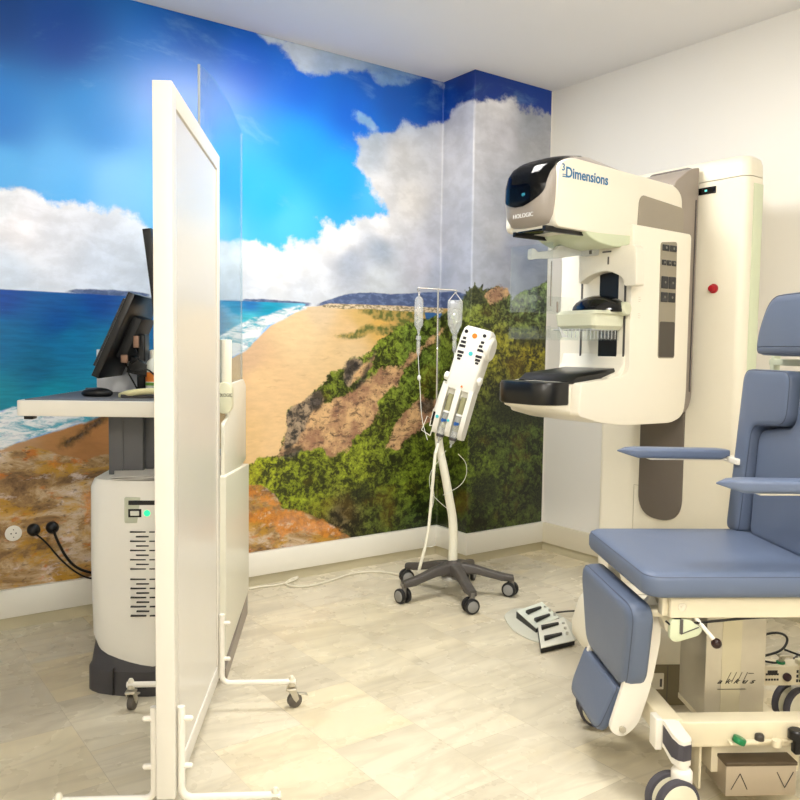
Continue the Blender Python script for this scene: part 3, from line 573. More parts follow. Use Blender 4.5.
b = B(); b.box((.235, .27, 1.0165), (.265, .33, 1.46), .004); b.box((.20, .28, 1.42), (.25, .32, 1.46), .004); b.lathe([(.08, 0), (.08, .01), (.03, .016)], (.25, .30, 1.0165)); obj('stand', rel(b, *O2), black, m2)
ms = on_ws('computer_mouse', 'black computer mouse on the worktop near its end', 'mouse', -.005, .12, 1.0165)
b = B(); b.ball((0, 0, .012), 1, (.055, .030, .020)); 
for v in b.bm.verts: v.co.z = max(v.co.z, .0004)
sh_ = obj('shell', b, black, ms)
b = B(); b.box((-.04, -.002, .026), (-.015, .002, .031), .001); obj('wheel', b, dgrey, ms)
kb = on_ws('computer_keyboard', 'keyboard with cream curved palm rest in front of the monitors', 'keyboard', .20, .14, 1.0165)
b = B(); b.prism(roundpoly([(-.11, -.09), (.16, -.09), (.16, .09), (-.11, .09)], .02), 'z', 0, .012, .003, 2); obj('case', b, dgrey, kb)
b = B()
for i in range(9):
    for j in range(4): b.box((-.085+i*.026, -.02+j*.025, .011), (-.063+i*.026, .001+j*.025, .017), .002, 1)
obj('keys', b, black, kb)
b = B(); b.tube([(-.115, -.05, .006), (-.085, -.085, .016), (-.03, -.1, .024), (.05, -.102, .026), (.16, -.1, .022)], .011, 12, 2); obj('palm_rest', b, mat('cream_rest', (232, 222, 170), .45), kb)
bx = on_ws('document_box', 'white cardboard box with blue mark standing behind the tilted monitor', 'box', .06, .44, 1.0165)
b = B(); b.box((-.15, -.02, 0), (.17, .03, .165), .002); obj('carton', b, mat('white_card', (226, 228, 232), .6, var=.02), bx)
b = B(); b.box((-.14, -.0205, .13), (-.11, -.0195, .155)); obj('printed_mark', b, mat('pale_blue_print', (120, 160, 210), .5), bx)
bo = on_ws('sanitizer_bottle', 'small white bottle with orange label behind the tilted monitor', 'bottle', .165, .24, 1.0165)
b = B(); b.lathe([(.026, 0), (.028, .004), (.028, .105), (.022, .125), (.010, .135), (.010, .15)]); obj('bottle_body', b, mat('bottle_white', (232, 232, 222), .35), bo)
b = B(); b.lathe([(.0285, .05), (.0285, .085)]); obj('label', b, orange, bo)
b = B(); b.lathe([(.0286, .036), (.0286, .047)]); obj('green_band', b, mat('label_green', (110, 160, 60), .5), bo)
b = B(); b.lathe([(.012, .15), (.012, .165), (.005, .168)]); obj('cap', b, white, bo)
pp = on_ws('paper_pile', 'loose white papers lying on top of the workstation body', 'papers', .17, .02, .742)
b = B()
for k, (a, dz) in enumerate(((0, .001), (8, .004), (-6, .008), (14, .012))):
    b.box((-.09, -.06, dz), (.12, .12, dz+.002), 0, M=Matrix.Rotation(R(a), 4, 'Z'))
for v in b.bm.verts: v.co.z += .02*max(0, v.co.x)*2
pp2 = obj('sheets', b, mat('paper', (220, 216, 210), .7, var=.05), pp)

# ------------------------------------------------------------------ wall sockets and plugs
def socket(s, z, label):
    t = thing('wall_socket', label, 'socket', (s, YB-.003, z), 0)
    b = B(); b.cyl((0, 0, 0), (0, -.006, 0), .033, n=32, bev=.002); pl_ = obj('face_plate', b, white, t)
    b = B()
    for dx in (-.0095, .0095): b.cyl((dx, -.0055, 0), (dx, -.0072, 0), .003, n=12)
    b.box((-.002, -.0068, .014), (.002, -.005, .018)); b.box((-.002, -.0068, -.018), (.002, -.005, -.014)); obj('contact_holes', b, dgrey, pl_)
    return t
socket(.659, .406, 'empty white round wall socket on the rocky part of the mural')
def plug(s, z, pts, label, r=.004):
    t = thing('power_plug', label, 'power plug', (s, YB-.003, z), 0)
    b = B(); b.lathe([(.026, 0), (.026, .014), (.022, .020), (.016, .028), (.010, .031), (.001, .032)], (0, 0, 0), (0, -1, 0)); obj('plug_body', b, black, t)
    b = B(); b.tube([(0, -.03, -.01)]+[(a-s, yy-YB+.003, c-z) for a, yy, c in pts], r, 8, 3); obj('cable', b, black, t)
plug(.737, .412, [(.78, YB-.035, .36), (.84, YB-.035, .27), (.92, YB-.035, .19), (.985, YB-.04, .165), (1.16, YB-.05, .15)], 'black plug with thin cable beside the empty wall socket', .004)
plug(.812, .413, [(.825, YB-.035, .36), (.86, YB-.035, .28), (.91, YB-.035, .22), (1.0, YB-.04, .185), (1.16, YB-.05, .17)], 'black plug with thicker cable nearest the workstation', .006)

# white cable lying on the floor
b = B(); cp_ = [(1.62, 3.60, .006), (1.79, 3.60, .006), (1.86, 3.575, .006), (1.95, 3.60, .006), (2.0, 3.61, .02), (1.96, 3.625, .012), (1.90, 3.585, .006), (1.90, 3.52, .006), (1.98, 3.47, .006), (2.12, 3.50, .006), (2.30, 3.56, .006), (2.44, 3.50, .006), (2.49, 3.36, .006), (2.48, 3.20, .006)]
b.tube(cp_, .0055, 8, 3); tag(obj('floor_cable', b, mat('white_cable', (226, 220, 200), .45)), 'white cable with a loop snaking over the floor along the mural wall', 'cable')
# ------------------------------------------------------------------ contrast injector on a five-star stand
A54 = R(54-90)
inj = thing('contrast_injector_stand', 'white twin-syringe injector on a pole with dark grey five-star base', 'injector stand', (2.509, 2.986, 0), A54)
legm = mat('dark_taupe_leg', (78, 74, 71), .4, var=.04)
for k in range(5):
    a = R(248-(-36)+72*k)     # local direction of each leg
    d = Vector((math.cos(a), math.sin(a), 0)); sd_ = Vector((-d.y, d.x, 0))
    rings = []
    for q, (zz, hw, hh) in enumerate(((.125, .034, .026), (.135, .030, .024), (.128, .027, .020), (.112, .025, .018), (.098, .026, .018), (.092, .022, .014))):
        c_ = d*(0.0+q*.0585); rings.append([tuple(c_+sd_*x+Vector((0, 0, zz+z))) for x, z in roundpoly([(-hw, -hh), (hw, -hh), (hw*.8, hh), (-hw*.8, hh)], .010, 3)])
    b = B(); b.loft(rings); lg = obj('leg', b, legm, inj, 45)
    c_ = d*.285; yaw = [R(20), R(-30), R(70), R(15), R(-50)][k]; wd = Vector((math.cos(yaw), math.sin(yaw), 0)); ax = Vector((-wd.y, wd.x, 0))
    b = B(); b.cyl(c_+Vector((0, 0, .062)), c_+Vector((0, 0, .095)), .012, n=16); b.prism([(-.028, .03), (.012, .03), (.012, .066), (-.012, .068), (-.026, .055)], 'y', -.006, .006, .003, 2, M=Matrix.Translation(c_) @ Matrix.Rotation(yaw, 4, 'Z')); cst = obj('caster', b, mat('caster_grey', (120, 116, 110), .4), lg)
    for s_ in (-1, 1):
        w0 = c_-wd*.008+ax*s_*.009+Vector((0, 0, .036)); w1 = c_-wd*.008+ax*s_*.027+Vector((0, 0, .036))
        b = B(); b.cyl(w0, w1, .036, n=32, bev=.005); wh = obj('wheel', b, mat('black_tyre', (28, 28, 30), .5), cst)
        b = B(); b.cyl(w0+ax*s_*.0125, w1+ax*s_*.002, .026, n=32, bev=.002); obj('hub_cap', b, mat('hub_grey', (140, 140, 138), .35), wh)
b = B(); b.lathe([(.05, .10), (.052, .13), (.046, .155), (.028, .165), (.024, .175)]); obj('hub', b, legm, inj)
b = B(); b.lathe([(.045, .075), (.06, .08), (.06, .09), (.045, .098)]); obj('lower_disc', b, mat('disc_grey', (180, 178, 170), .4), inj)
b = B(); b.tube([(-.004, 0, .15), (-.003, 0, .30), (-.008, 0, .38), (-.024, 0, .46), (-.050, 0, .60), (-.078, 0, .72), (-.085, 0, .80), (-.06, .02, .90), (-.02, .03, 1.02)], (.023, .017), 20, 2); obj('pole', b, mat('pole_white', (232, 230, 214), .3, var=.01), inj)
# tilted head, built along local z then leaned
HM = Matrix.Translation((-.034, -.02, .785)) @ Matrix.Rotation(R(14.8), 4, 'Y') @ Matrix.Rotation(R(-22), 4, 'Z') @ Matrix.Scale(.92, 4)
hw = mat('injector_white', (236, 234, 226), .32, var=.01)
b = B()
# upper control housing
up = lambda z, x0, x1, y0, y1, r: rrect(x0, x1, y0, y1, r, 5, z)
b.loft([up(.245, -.082, .075, -.045, .06, .02), up(.27, -.083, .078, -.05, .065, .02), up(.40, -.080, .082, -.052, .07, .02), up(.53, -.074, .088, -.052, .07, .022), up(.565, -.070, .084, -.046, .065, .025), up(.58, -.058, .070, -.034, .05, .02)])
head = obj('injector_head', b, hw, inj, 50); head.matrix_local = HM
b = B()
for xa, xb in ((-.090, -.062), (-.018, .010), (.054, .078)):
    b.loft([[(x, y, z) for x, y in ((xa, -.05+dy), (xb, -.05+dy), (xb, .03), (xa, .03))] for z, dy in ((-.005, .03), (.02, .008), (.12, 0), (.255, 0))])
b.box((-.088, .0, .0), (.077, .05, .25), .01); b.box((-.086, -.02, .20), (.075, .02, .25), .006)
obj('channel_housing', b, hw, head, 40)
b = B(); b.box((-.064, -.012, .03), (.056, .001, .245)); obj('channel_recess', b, olive, head)
for xc in (-.040, .032):
    b = B(); b.cyl((xc, -.022, .115), (xc, -.022, .215), .0165, n=20); obj('ram', b, olive, head)
    b = B(); b.cyl((xc, -.024, -.005), (xc, -.024, .125), .0185, n=24, bev=.003); b.cyl((xc, -.024, -.055), (xc, -.024, -.03), .005, n=12); b.cyl((xc, -.024, -.035), (xc, -.024, -.005), .012, .0185, n=20); sy = obj('syringe', b, fluid, head)
    b = B(); b.cyl((xc, -.024, -.017), (xc, -.024, -.003), .0205, n=24, bev=.002); obj('retaining_ring', b, char, sy)
    b = B(); b.cyl((xc, -.024, .115), (xc, -.024, .125), .020, n=24); obj('plunger', b, mat('plunger_white', (235, 235, 235), .4), sy)
    b = B(); b.cyl((xc-.004, -.044, .072), (xc-.004, -.0415, .072), .0105, n=6); b.cyl((xc+.008, -.0435, .074), (xc+.008, -.0415, .074), .0085, n=6); obj('fill_marker', b, navy if xc > -.1 else cyan, sy)
b = B(); b.cyl((-.076, -.051, .082), (-.076, -.047, .082), .0095, n=6); b.cyl((-.012, -.0515, .078), (-.012, -.047, .078), .0075, n=6); b.cyl((.008, -.0545, .442), (.008, -.05, .442), .012, n=8); obj('cyan_marker', b, cyan, head)
# key pads: up/down arrow columns
b = B()
for xc in (-.047, .053):
    for zz, w, h in ((.512, .009, .014), (.491, .014, .014), (.470, .017, .014), (.437, .017, .014), (.418, .014, .014), (.402, .009, .012)):
        b.box((xc-w, -.0535, zz-h/2), (xc+w, -.050, zz+h/2), .001, 1)
        if zz in (.470, .402): obj('arrow_keys', b, mat('key_black', (38, 36, 40), .4), head); b = B()
    b.cyl((xc, -.0535, .548), (xc, -.046, .548), .0095, n=16); obj('lock_key', b, MATS['key_black'], head); b = B()
b = B(); b.cyl((.003, -.0545, .535), (.003, -.046, .535), .0135, n=24); b.cyl((.086, -.01, .50), (.0905, -.01, .50), .0135, n=24); b.prism([(.002, .262), (.016, .262), (.009, .274)], 'y', -.0535, -.045); obj('orange_symbol', b, orange, head)
b = B(); b.lathe([(.001, 0), (.062, 0), (.066, .01), (.066, .035), (.055, .045), (.001, .045)], (.055, .01, .49), (1, 0, 0)); obj('side_drum', b, hw, head)
b = B(); b.lathe([(.001, 0), (.022, 0), (.022, .02), (.016, .025), (.001, .025)], (-.080, -.02, .30), (-1, 0, 0)); obj('side_knob', b, hw, head); b = B(); b.lathe([(.001, 0), (.022, 0), (.022, .02), (.016, .025), (.001, .025)], (.072, -.02, .315), (1, 0, 0)); obj('side_knob', b, hw, head); b = B(); b.cyl((-.10, .0, .10), (-.09, 0, .27), .02, n=16, bev=.005); obj('side_grip', b, hw, head)
b = B(); b.tube([(-.118, 0, .02), (-.122, 0, .11), (-.100, 0, .13), (-.095, 0, .03), (-.118, 0, .02)], .0025, 8, 0); b.tube([(-.10, 0, -.03), (-.10, 0, .05), (-.145, 0, .065), (-.155, 0, -.015), (-.10, 0, -.03)], .0025, 8, 0); obj('wire_bracket', b, white, head)
b = B(); b.box((-.115, -.015, .05), (-.09, .015, .10), .004); obj('clamp', b, black, head)
# infusion rod and cross bar
b = B(); b.cyl((-.094, .03, .86), (-.096, .03, 1.495), .0045, n=12); b.cyl((-.193, .03, 1.495), (-.004, .03, 1.485), .0035, n=10)
b.tube([(-.193, .03, 1.495), (-.195, .03, 1.485), (-.190, .03, 1.476), (-.184, .03, 1.482)], .0025, 8, 1); b.tube([(-.004, .03, 1.485), (-.006, .03, 1.475), (-.012, .03, 1.468), (-.018, .03, 1.474)], .0025, 8, 1)
b.tube([(-.094, .03, .862), (-.05, .03, .86), (-.02, .03, .90)], .005, 8, 1); b.cyl((-.098, .03, 1.20), (-.092, .03, 1.20), .009, n=12); obj('infusion_rod', b, chrome, inj)
tubem = clear('clear_tube', (.9, .92, .9), .4, .1, .5)
b = B(); b.tube([(-.10, -.05, .70), (-.108, -.06, .60), (-.118, -.06, .45), (-.13, -.07, .30), (-.165, -.08, .165), (-.17, -.07, .14)], .0075, 10, 2); b.tube([(-.085, -.03, .745), (-.10, -.05, .70)], .008); obj('feed_cable', b, mat('feed_white', (232, 230, 214), .4), inj)
b = B()
b.tube([(-.05, -.05, .715), (-.09, -.06, .66), (-.13, -.05, .60), (-.12, -.05, .51), (-.07, -.05, .46), (-.03, -.05, .43), (-.02, -.05, .41)], .0014, 6, 3)
b.tube([(.01, -.05, .70), (.05, -.04, .66), (.055, -.04, .60), (.03, -.04, .55), (-.02, -.05, .52), (-.06, -.05, .50)], .0014, 6, 3)
b.tube([(-.10, -.05, .69), (-.12, -.05, .58), (-.10, -.05, .50), (-.11, -.05, .44)], .0018, 6, 3)
b.tube([(-.16, -.05, .29), (-.13, -.05, .245), (-.10, -.05, .25), (-.09, -.05, .27)], .0016, 6, 3)
obj('thin_tubing', b, mat('tubing_white', (220, 222, 214), .3), inj)
# hanging fluid containers are things of their own
IM = Matrix.Translation((2.509, 2.986, 0)) @ Matrix.Rotation(A54, 4, 'Z')
t = thing('infusion_bottle', 'slim clear infusion bottle with drip chamber hanging from the rod', 'infusion bottle', IM @ Vector((-.187, .03, 1.16)), A54)
b = B(); b.lathe([(.004, .105), (.006, .125), (.012, .14), (.021, .155), (.022, .17), (.022, .27), (.018, .285), (.009, .292), (.004, .30)]); obj('bottle_body', b, fluid, t)
b = B(); b.tube([(0, 0, .298), (-.004, 0, .31), (0, 0, .318), (.004, 0, .31), (0, 0, .298)], .0015, 6); obj('hanger', b, white, t)
b = B(); b.lathe([(.004, .105), (.013, .103), (.013, .085), (.006, .08), (.009, .076), (.009, .02), (.003, .008), (.0015, 0)]); obj('drip_chamber', b, fluid, t)
b = B(); b.tube([(0, 0, .008), (.004, 0, -.06), (.012, 0, -.16), (.020, -.01, -.30), (.05, -.03, -.40)], .0018, 6, 2); b.ball((.006, 0, -.10), .011, (.8, .8, 1.3)); obj('drip_line', b, mat('drip_line_white', (224, 226, 222), .3), t)
t = thing('infusion_bag', 'wide clear infusion bag hanging beside the slim bottle', 'infusion bag', IM @ Vector((-.012, .03, 1.18)), A54)
b = B(); b.loft([rrect(-w, w, -d_, d_, d_*.8, 4, z) for z, w, d_ in ((.085, .006, .005), (.10, .016, .012), (.125, .026, .019), (.14, .034, .024), (.165, .035, .025), (.235, .037, .022), (.252, .036, .014), (.258, .033, .006))]); obj('bag_body', b, fluid, t)
b = B(); b.tube([(-.030, 0, .256), (0, 0, .295), (.030, 0, .256)], .0018, 6); obj('hanger', b, white, t)
b = B(); b.lathe([(.0115, .088), (.012, .07), (.008, .066), (.010, .06), (.010, .015), (.003, .004)]); obj('drip_chamber', b, fluid, t)
b = B(); b.tube([(0, 0, .006), (.0, .01, -.10), (.012, .015, -.22), (.02, .02, -.36)], .0018, 6, 2); obj('drip_line', b, MATS['drip_line_white'], t)

# ------------------------------------------------------------------ foot switches and their floor plate
A = lambda p: Vector(p)
b = B(); b.prism(roundpoly([(2.62, 2.66), (2.50, 2.62), (2.43, 2.52), (2.38, 2.42), (2.37, 2.30), (2.41, 2.23), (2.52, 2.20), (2.64, 2.28), (2.72, 2.50)], .05, 5), 'z', 0, .006, .002, 2)
tag(obj('foot_switch_mat', b, mat('grey_mat', (200, 200, 186), .5, var=.03)), 'thin grey rounded mat under the two foot switches', 'floor mat')
for (cs_, lb, m_) in (((( 2.509, 2.545), (2.447, 2.362), (2.636, 2.406), (2.70, 2.573)), 'pale green-grey foot switch with two black pedals farther from the chair', mat('switch_green_grey', (214, 220, 208), .4)), (((2.446, 2.352), (2.298, 2.19), (2.476, 2.174), (2.626, 2.37)), 'white foot switch with two black pedals right beside the chair leg rest', mat('switch_white', (226, 226, 214), .4))):
    P4 = [Vector((*q, 0)) for q in cs_]; o = sum(P4, Vector())/4
    t = thing('foot_switch', lb, 'foot switch', (o.x, o.y, .006), 0)
    ring = lambda z0_, z1_, k=1.: [[tuple((P4[i]-o)*k+Vector((0, 0, (z0_ if j == 0 else (z1_ if i in (1, 2) else z1_+.014))))) for i in range(4)] for j in (0, 1)]
    b = B(); b.loft(ring(0, .016)); obj('housing', b, black, t)
    b = B(); r_ = ring(.0165, .020, .985); r_[0] = [(x, y, z+(.014 if i in (0, 3) else 0)) for i, (x, y, z) in enumerate(r_[0])]; b.loft(r_); tp = obj('top_plate', b, m_, t)
    ux = ((P4[3]-P4[0])+(P4[2]-P4[1]))/2; uy = ((P4[0]-P4[1])+(P4[3]-P4[2]))/2
    for k, off_ in enumerate((.72, .26)):
        q = lambda a, c, z: tuple(P4[1]-o+ux*a+uy*(c)+Vector((0, 0, z)))
        za = .022+.014*off_
        b = B(); b.loft([[q(.16, off_-.07, za), q(.16, off_+.07, za), q(.16, off_+.06, za+.012), q(.16, off_-.06, za+.012)], [q(.74, off_-.03, za), q(.74, off_+.03, za), q(.74, off_+.03, za+.008), q(.74, off_-.03, za+.008)]]); obj('pedal', b, black, tp)
    b = B()
    for k in range(3): b.cyl(q(.90, .2+.25*k, .022), q(.90, .2+.25*k, .036), .006, n=12)
    obj('indicator', b, mat('indicator_grey', (180, 178, 168), .4), tp)
b = B(); b.tube([(2.66, 2.45, .03), (2.78, 2.44, .02), (2.84, 2.40, .01), (2.83, 2.34, .01), (2.74, 2.36, .01), (2.80, 2.46, .035), (2.86, 2.42, .02), (2.84, 2.30, .006), (2.74, 2.20, .006), (2.64, 2.12, .006)], .004, 8, 2)
tag(obj('foot_switch_cable', b, black), 'black cable looping up behind the foot switches', 'cable')
# ------------------------------------------------------------------ breast imaging unit (built in room coordinates, parented to its base)
GO = Vector((3.3, 2.24, 0))
mg = thing('mammography_unit', 'tall ivory breast imaging machine with overhanging tube head and wall-side column', 'mammography machine', GO)
def mo_(name, b, m, par, ang=35): return obj(name, b.xf(Matrix.Translation(-GO)), m, par, ang)
# column
GY0, GY1, GX0 = 1.872, 2.608, 3.10
GX1 = GX0+.125
b = B(); b.loft([rrect(GX0, GX1, GY0, GY1, (.04, .02, .02, .04), 6, z) for z in (0, 1.925)]); b.box((GX1-.01, 2.08, 0), (XR-.003, 2.40, 1.96), .02)
col_ = mo_('column', b, cream, mg)
b = B(); b.loft([rrect(GX0+dx, GX1-dx*.3, GY0+dy, GY1-dy, (.04, .02, .02, .04), 6, z) for z, dx, dy in ((1.928, 0, 0), (1.975, .002, .002), (2.0, .012, .010), (2.015, .028, .03), (2.022, .045, .06))]); mo_('column_cap', b, cream, mg, 60)
b = B(); b.box((GX0+.045, GY0-.003, .12), (GX1-.012, GY0+.002, 1.90), .002); mo_('side_panel', b, green_tint, mg)
b = B(); b.prism(roundpoly([(2.125, .44), (2.353, .44), (2.353, 2.0), (2.125, 2.0)], [.11, .11, .03, .03], 10), 'x', GX0-.012, GX0+.01, .003, 2); tr = mo_('lift_track', b, mat('track_taupe', (104, 96, 88), .4, var=.03), mg)
b = B(); b.box((GX0-.004, 2.015, 1.874), (GX0+.01, 2.128, 1.903), .001); ds = mo_('angle_display', b, gloss, mg)
b = B(); b.box((GX0-.0048, 2.055, 1.885), (GX0-.0035, 2.066, 1.893)); mo_('display_digits', b, mat('teal_digits', (120, 210, 200), .5, emit=(90, 210, 200), estr=.8), ds)
b = B(); b.lathe([(.020, 0), (.020, .006), (.014, .009), (.012, .016), (.015, .019), (.013, .024), (.001, .026)], (GX0, 2.008, 1.472), (-1, 0, 0)); mo_('emergency_button', b, redb, mg)
b = B(); b.box((GX0-.002, 2.385, .06), (GX0+.005, 2.387, .58)); b.box((GX0-.002, 2.36, .578), (GX0+.005, 2.386, .58)); mo_('cover_seam', b, mat('seam_shade', (180, 172, 152), .5), mg)
# carriage behind the C-arm
b = B(); b.prism(roundpoly([(2.97, .925), (3.06, .945), (3.088, 1.0), (3.088, 1.90), (3.087, 1.99), (3.02, 1.975), (2.92, 1.91), (2.90, 1.85), (2.96, 1.60)], [.02, .03, .03, .01, .01, .05, .05, .02, .02], 5), 'y', 2.088, 2.395, .012, 3)
mo_('carriage', b, grey, mg)
b = B(); b.box((2.985, 2.082, 1.03), (3.035, 2.09, 1.60), .003); b.box((3.065, 2.084, 1.03), (3.07, 2.09, 1.85)); mo_('carriage_groove', b, dgrey, mg)
# C-arm body
AY0, AY1 = 2.055, 2.425
b = B(); b.prism(roundpoly([(2.615, 1.70), (2.615, 1.105), (2.34, 1.078), (2.325, .955), (2.46, .922), (2.60, .907), (2.90, .905), (2.985, .93), (2.998, 1.02), (2.998, 1.695)], [.005, .05, .01, .02, .04, .05, .03, .06, .04, .02], 6), 'y', AY0, AY1, .022, 4)
arm = mo_('c_arm', b, mamw, mg)
def dring(z, x0, hw, r): return rrect(x0, 2.86, 2.24-hw, 2.24+hw, (r, .03, .03, r), 8, z)
b = B(); b.loft([dring(z, x0, hw, r) for z, x0, hw, r in ((.907, 2.60, .12, .05), (.915, 2.50, .135, .06), (.935, 2.385, .142, .07), (.96, 2.28, .144, .08), (.985, 2.205, .140, .085), (1.0, 2.195, .140, .085), (1.06, 2.195, .138, .085), (1.078, 2.30, .142, .07), (1.10, 2.46, .140, .06), (1.125, 2.57, .135, .02))])
b.prism([(2.50, 1.095), (2.64, 1.095), (2.64, 1.22), (2.615, 1.19), (2.605, 1.15), (2.58, 1.118)], 'y', 2.075, 2.405, .004, 2)
bs_ = mo_('breast_support', b, mamw, mg, 50)
b = B(); b.loft([rrect(x0, 2.325, 2.24-hw, 2.24+hw, (r, .018, .018, r), 10, z) for z, x0, hw, r in ((.994, 2.188, .143, .085), (1.002, 2.182, .146, .088), (1.070, 2.182, .146, .088), (1.080, 2.188, .142, .085))]); mo_('image_receptor', b, carbon, mg, 50)
b = B(); b.loft([[(x, 2.24-hw, 1.074), (x, 2.24+hw, 1.074), (x, 2.24+hw, zb-.01), (x, 2.24+hw-.012, zb), (x, 2.24-hw+.012, zb), (x, 2.24-hw, zb-.01)] for x, hw, zb in ((2.322, .142, 1.084), (2.36, .146, 1.108), (2.60, .142, 1.134), (2.625, .128, 1.134))]); mo_('support_top', b, carbon, mg)
# slots and scales of the front face
b = B(); b.prism(roundpoly([(2.118, 1.172), (2.212, 1.172), (2.212, 1.60), (2.118, 1.60)], .012), 'x', 2.6125, 2.63, 0); mo_('drive_slot', b, black, arm)
for ya_ in (2.302, 2.079): b = B(); b.box((2.6125, ya_, 1.18), (2.63, ya_+.009, 1.51)); mo_('guide_slot', b, dgrey, arm)
b = B()
for zz in (1.565, 1.40, 1.335):
    for k in range(3): b.box((2.66, AY0-.0006, zz+k*.008), (2.672+.004*(k % 2), AY0+.001, zz+.0012+k*.008))
mo_('scale_print', b, mat('scale_grey', (188, 180, 160), .5), arm)
# grip recess with control keys on the side of the arm
b = B(); b.prism(roundpoly([(2.795, 1.175), (2.905, 1.175), (2.898, 1.655), (2.79, 1.645)], .014), 'y', AY0-.0015, AY0+.002, 0); gp = mo_('grip_panel', b, mat('grip_taupe', (146, 138, 120), .4, var=.02), arm)
b = B(); b.prism(roundpoly([(2.799, 1.180), (2.901, 1.180), (2.901, 1.325), (2.799, 1.325)], .010), 'y', AY0-.0025, AY0+.001, 0); mo_('grip_recess', b, mat('grip_recess_dark', (72, 66, 58), .5), gp)
b = B()
for zc, n, h in ((1.625, 2, .026), (1.565, 3, .022), (1.485, 2, .05), (1.425, 2, .04)):
    for k in range(n): b.box((2.797+k*(.100/n)+.002, AY0-.006, zc-h/2), (2.797+(k+1)*(.100/n)-.002, AY0, zc+h/2), .003, 1)
kk = mo_('control_keys', b, mat('keys_black', (30, 30, 32), .3), gp)
b = B()
for zc, n in ((1.625, 2), (1.565, 3), (1.485, 2), (1.425, 2)):
    for k in range(n): b.cyl((2.797+(k+.5)*(.100/n), AY0-.0075, zc), (2.797+(k+.5)*(.100/n), AY0-.005, zc), .005, n=12)
mo_('key_symbol', b, mat('key_symbol_grey', (120, 118, 108), .4), kk)
# tube head
HY, HW_ = 2.200, .125
ZL = ((1.660, 2.205, .105), (1.670, 2.165, .12), (1.70, 2.145, .124), (1.75, 2.135, .125), (1.81, 2.137, .125), (1.85, 2.148, .125), (1.88, 2.170, .124), (1.905, 2.205, .120), (1.922, 2.25, .113), (1.933, 2.31, .100))
b = B(); b.loft([rrect(x0, 2.945, HY-hw, HY+hw, (.085, .03, .03, .085), 10, z) for z, x0, hw in ZL]); 
for v in b.bm.verts:
    if v.co.z > 1.88: v.co.z -= max(0, v.co.x-2.35)*.045
    if v.co.x > 2.85 and v.co.z > 1.81: v.co.z -= (v.co.x-2.85)*.6
hd = mo_('tube_head', b, mat('head_grey', (158, 150, 142), .35, var=.02), mg, 55)
b = B()
sp = roundpoly([(2.192, 1.652), (2.42, 1.648), (2.655, 1.655), (2.655, 1.70), (2.955, 1.70), (2.943, 1.852), (2.892, 1.886), (2.27, 1.910), (2.205, 1.882)], [.03, .02, .02, .02, .02, .05, .05, .06, .03], 6)
for ya, yb in ((HY-HW_-.006, HY-HW_+.03), (HY+HW_-.03, HY+HW_+.006)): b.prism(sp, 'y', ya, yb, .004, 2)
spn = mo_('side_panel', b, mamw, hd)
b = B(); b.prism(roundpoly([(2.655, 1.69), (2.955, 1.69), (2.955, 1.785), (2.94, 1.80), (2.68, 1.822), (2.662, 1.80)], [.006, .004, .01, .01, .03, .02], 5), 'y', HY-HW_-.0095, HY-HW_, .001, 1); mo_('rear_inlay', b, mat('inlay_taupe', (150, 141, 126), .4, var=.02), hd)
b = B(); b.prism([(2.20, 1.653), (2.62, 1.645), (2.62, 1.68), (2.20, 1.68)], 'y', HY-.11, HY+.11, .008, 3); mo_('head_underside', b, mamw, hd)
b = B(); b.prism(roundpoly([(2.36, 1.72), (2.35, 1.645), (2.42, 1.615), (2.54, 1.602), (2.62, 1.62), (2.655, 1.67), (2.66, 1.72)], [.01, .03, .04, .05, .04, .03, .01], 6), 'y', HY-.130, HY+.125, .015, 3)
for v in b.bm.verts:
    if v.co.z > 1.66: v.co.z = 1.66+(v.co.z-1.66)*(1-min(1, max(0, (v.co.x-2.35)/.3))*.55)
mo_('collimator_cover', b, green_tint, hd)
def front_x(y, z):
    za = [q[0] for q in ZL]; x0 = np.interp(z, za, [q[1] for q in ZL]); hw = np.interp(z, za, [q[2] for q in ZL]); r = .085
    e = abs(y-HY)-(hw-r); e = min(max(e, 0), r*.9999)
    return x0+r-math.sqrt(r*r-e*e)
t_ = bmesh.new(); NT = 24; rows = []
zv = list(1.730+.195*np.linspace(0, 1, 26)**1.5); t_rows = []
for z in zv:
    k = (z-1.730)/.195
    w = .106*(1-(1-min(1, k/.40))**2.4)**.5 if k < .40 else .106+.006*min(1, (k-.4)/.3)
    w = max(w, .025)
    t_rows.append([(y, z) for y in np.linspace(HY-w, HY+w, NT)])
va = [[t_.verts.new((front_x(y, z)-.0035, y, z+.001)) for y, z in r_] for r_ in t_rows]
va.append([t_.verts.new((front_x(y, 1.928)+.03, y, 1.9335)) for y in np.linspace(HY-.095, HY+.095, NT)])
for r0_, r1_ in zip(va[:-1], va[1:]):
    for i in range(NT-1): t_.faces.new((r0_[i], r0_[i+1], r1_[i+1], r1_[i]))
bmesh.ops.solidify(t_, geom=t_.faces[:], thickness=-.004)
b = B(); b._merge(t_); vs_ = mo_('visor', b, gloss, hd, 60)
b = B()
fm_ = lambda y, z, d=.0045: Matrix(((0, 0, -1, front_x(y, z)-d), (-1, 0, 0, y), (0, 1, 0, z), (0, 0, 0, 1)))
b.text('HOLOGIC', .022, fm_(2.186, 1.698, .0042) @ Matrix.Rotation(0, 4, 'Z'), .0005, sx=1.05); mo_('front_logo', b, inkw, hd)
b = B(); b.text('09', .016, fm_(2.175, 1.772, .0046), .0004); mo_('head_display', b, mat('display_digits_teal', (60, 150, 170), .5, emit=(50, 160, 180), estr=.5), vs_)
sm_ = lambda x, z: Matrix.Translation((x, HY-HW_-.0066, z)) @ Matrix.Rotation(R(90), 4, 'X') @ Matrix.Rotation(0, 4, 'Z')
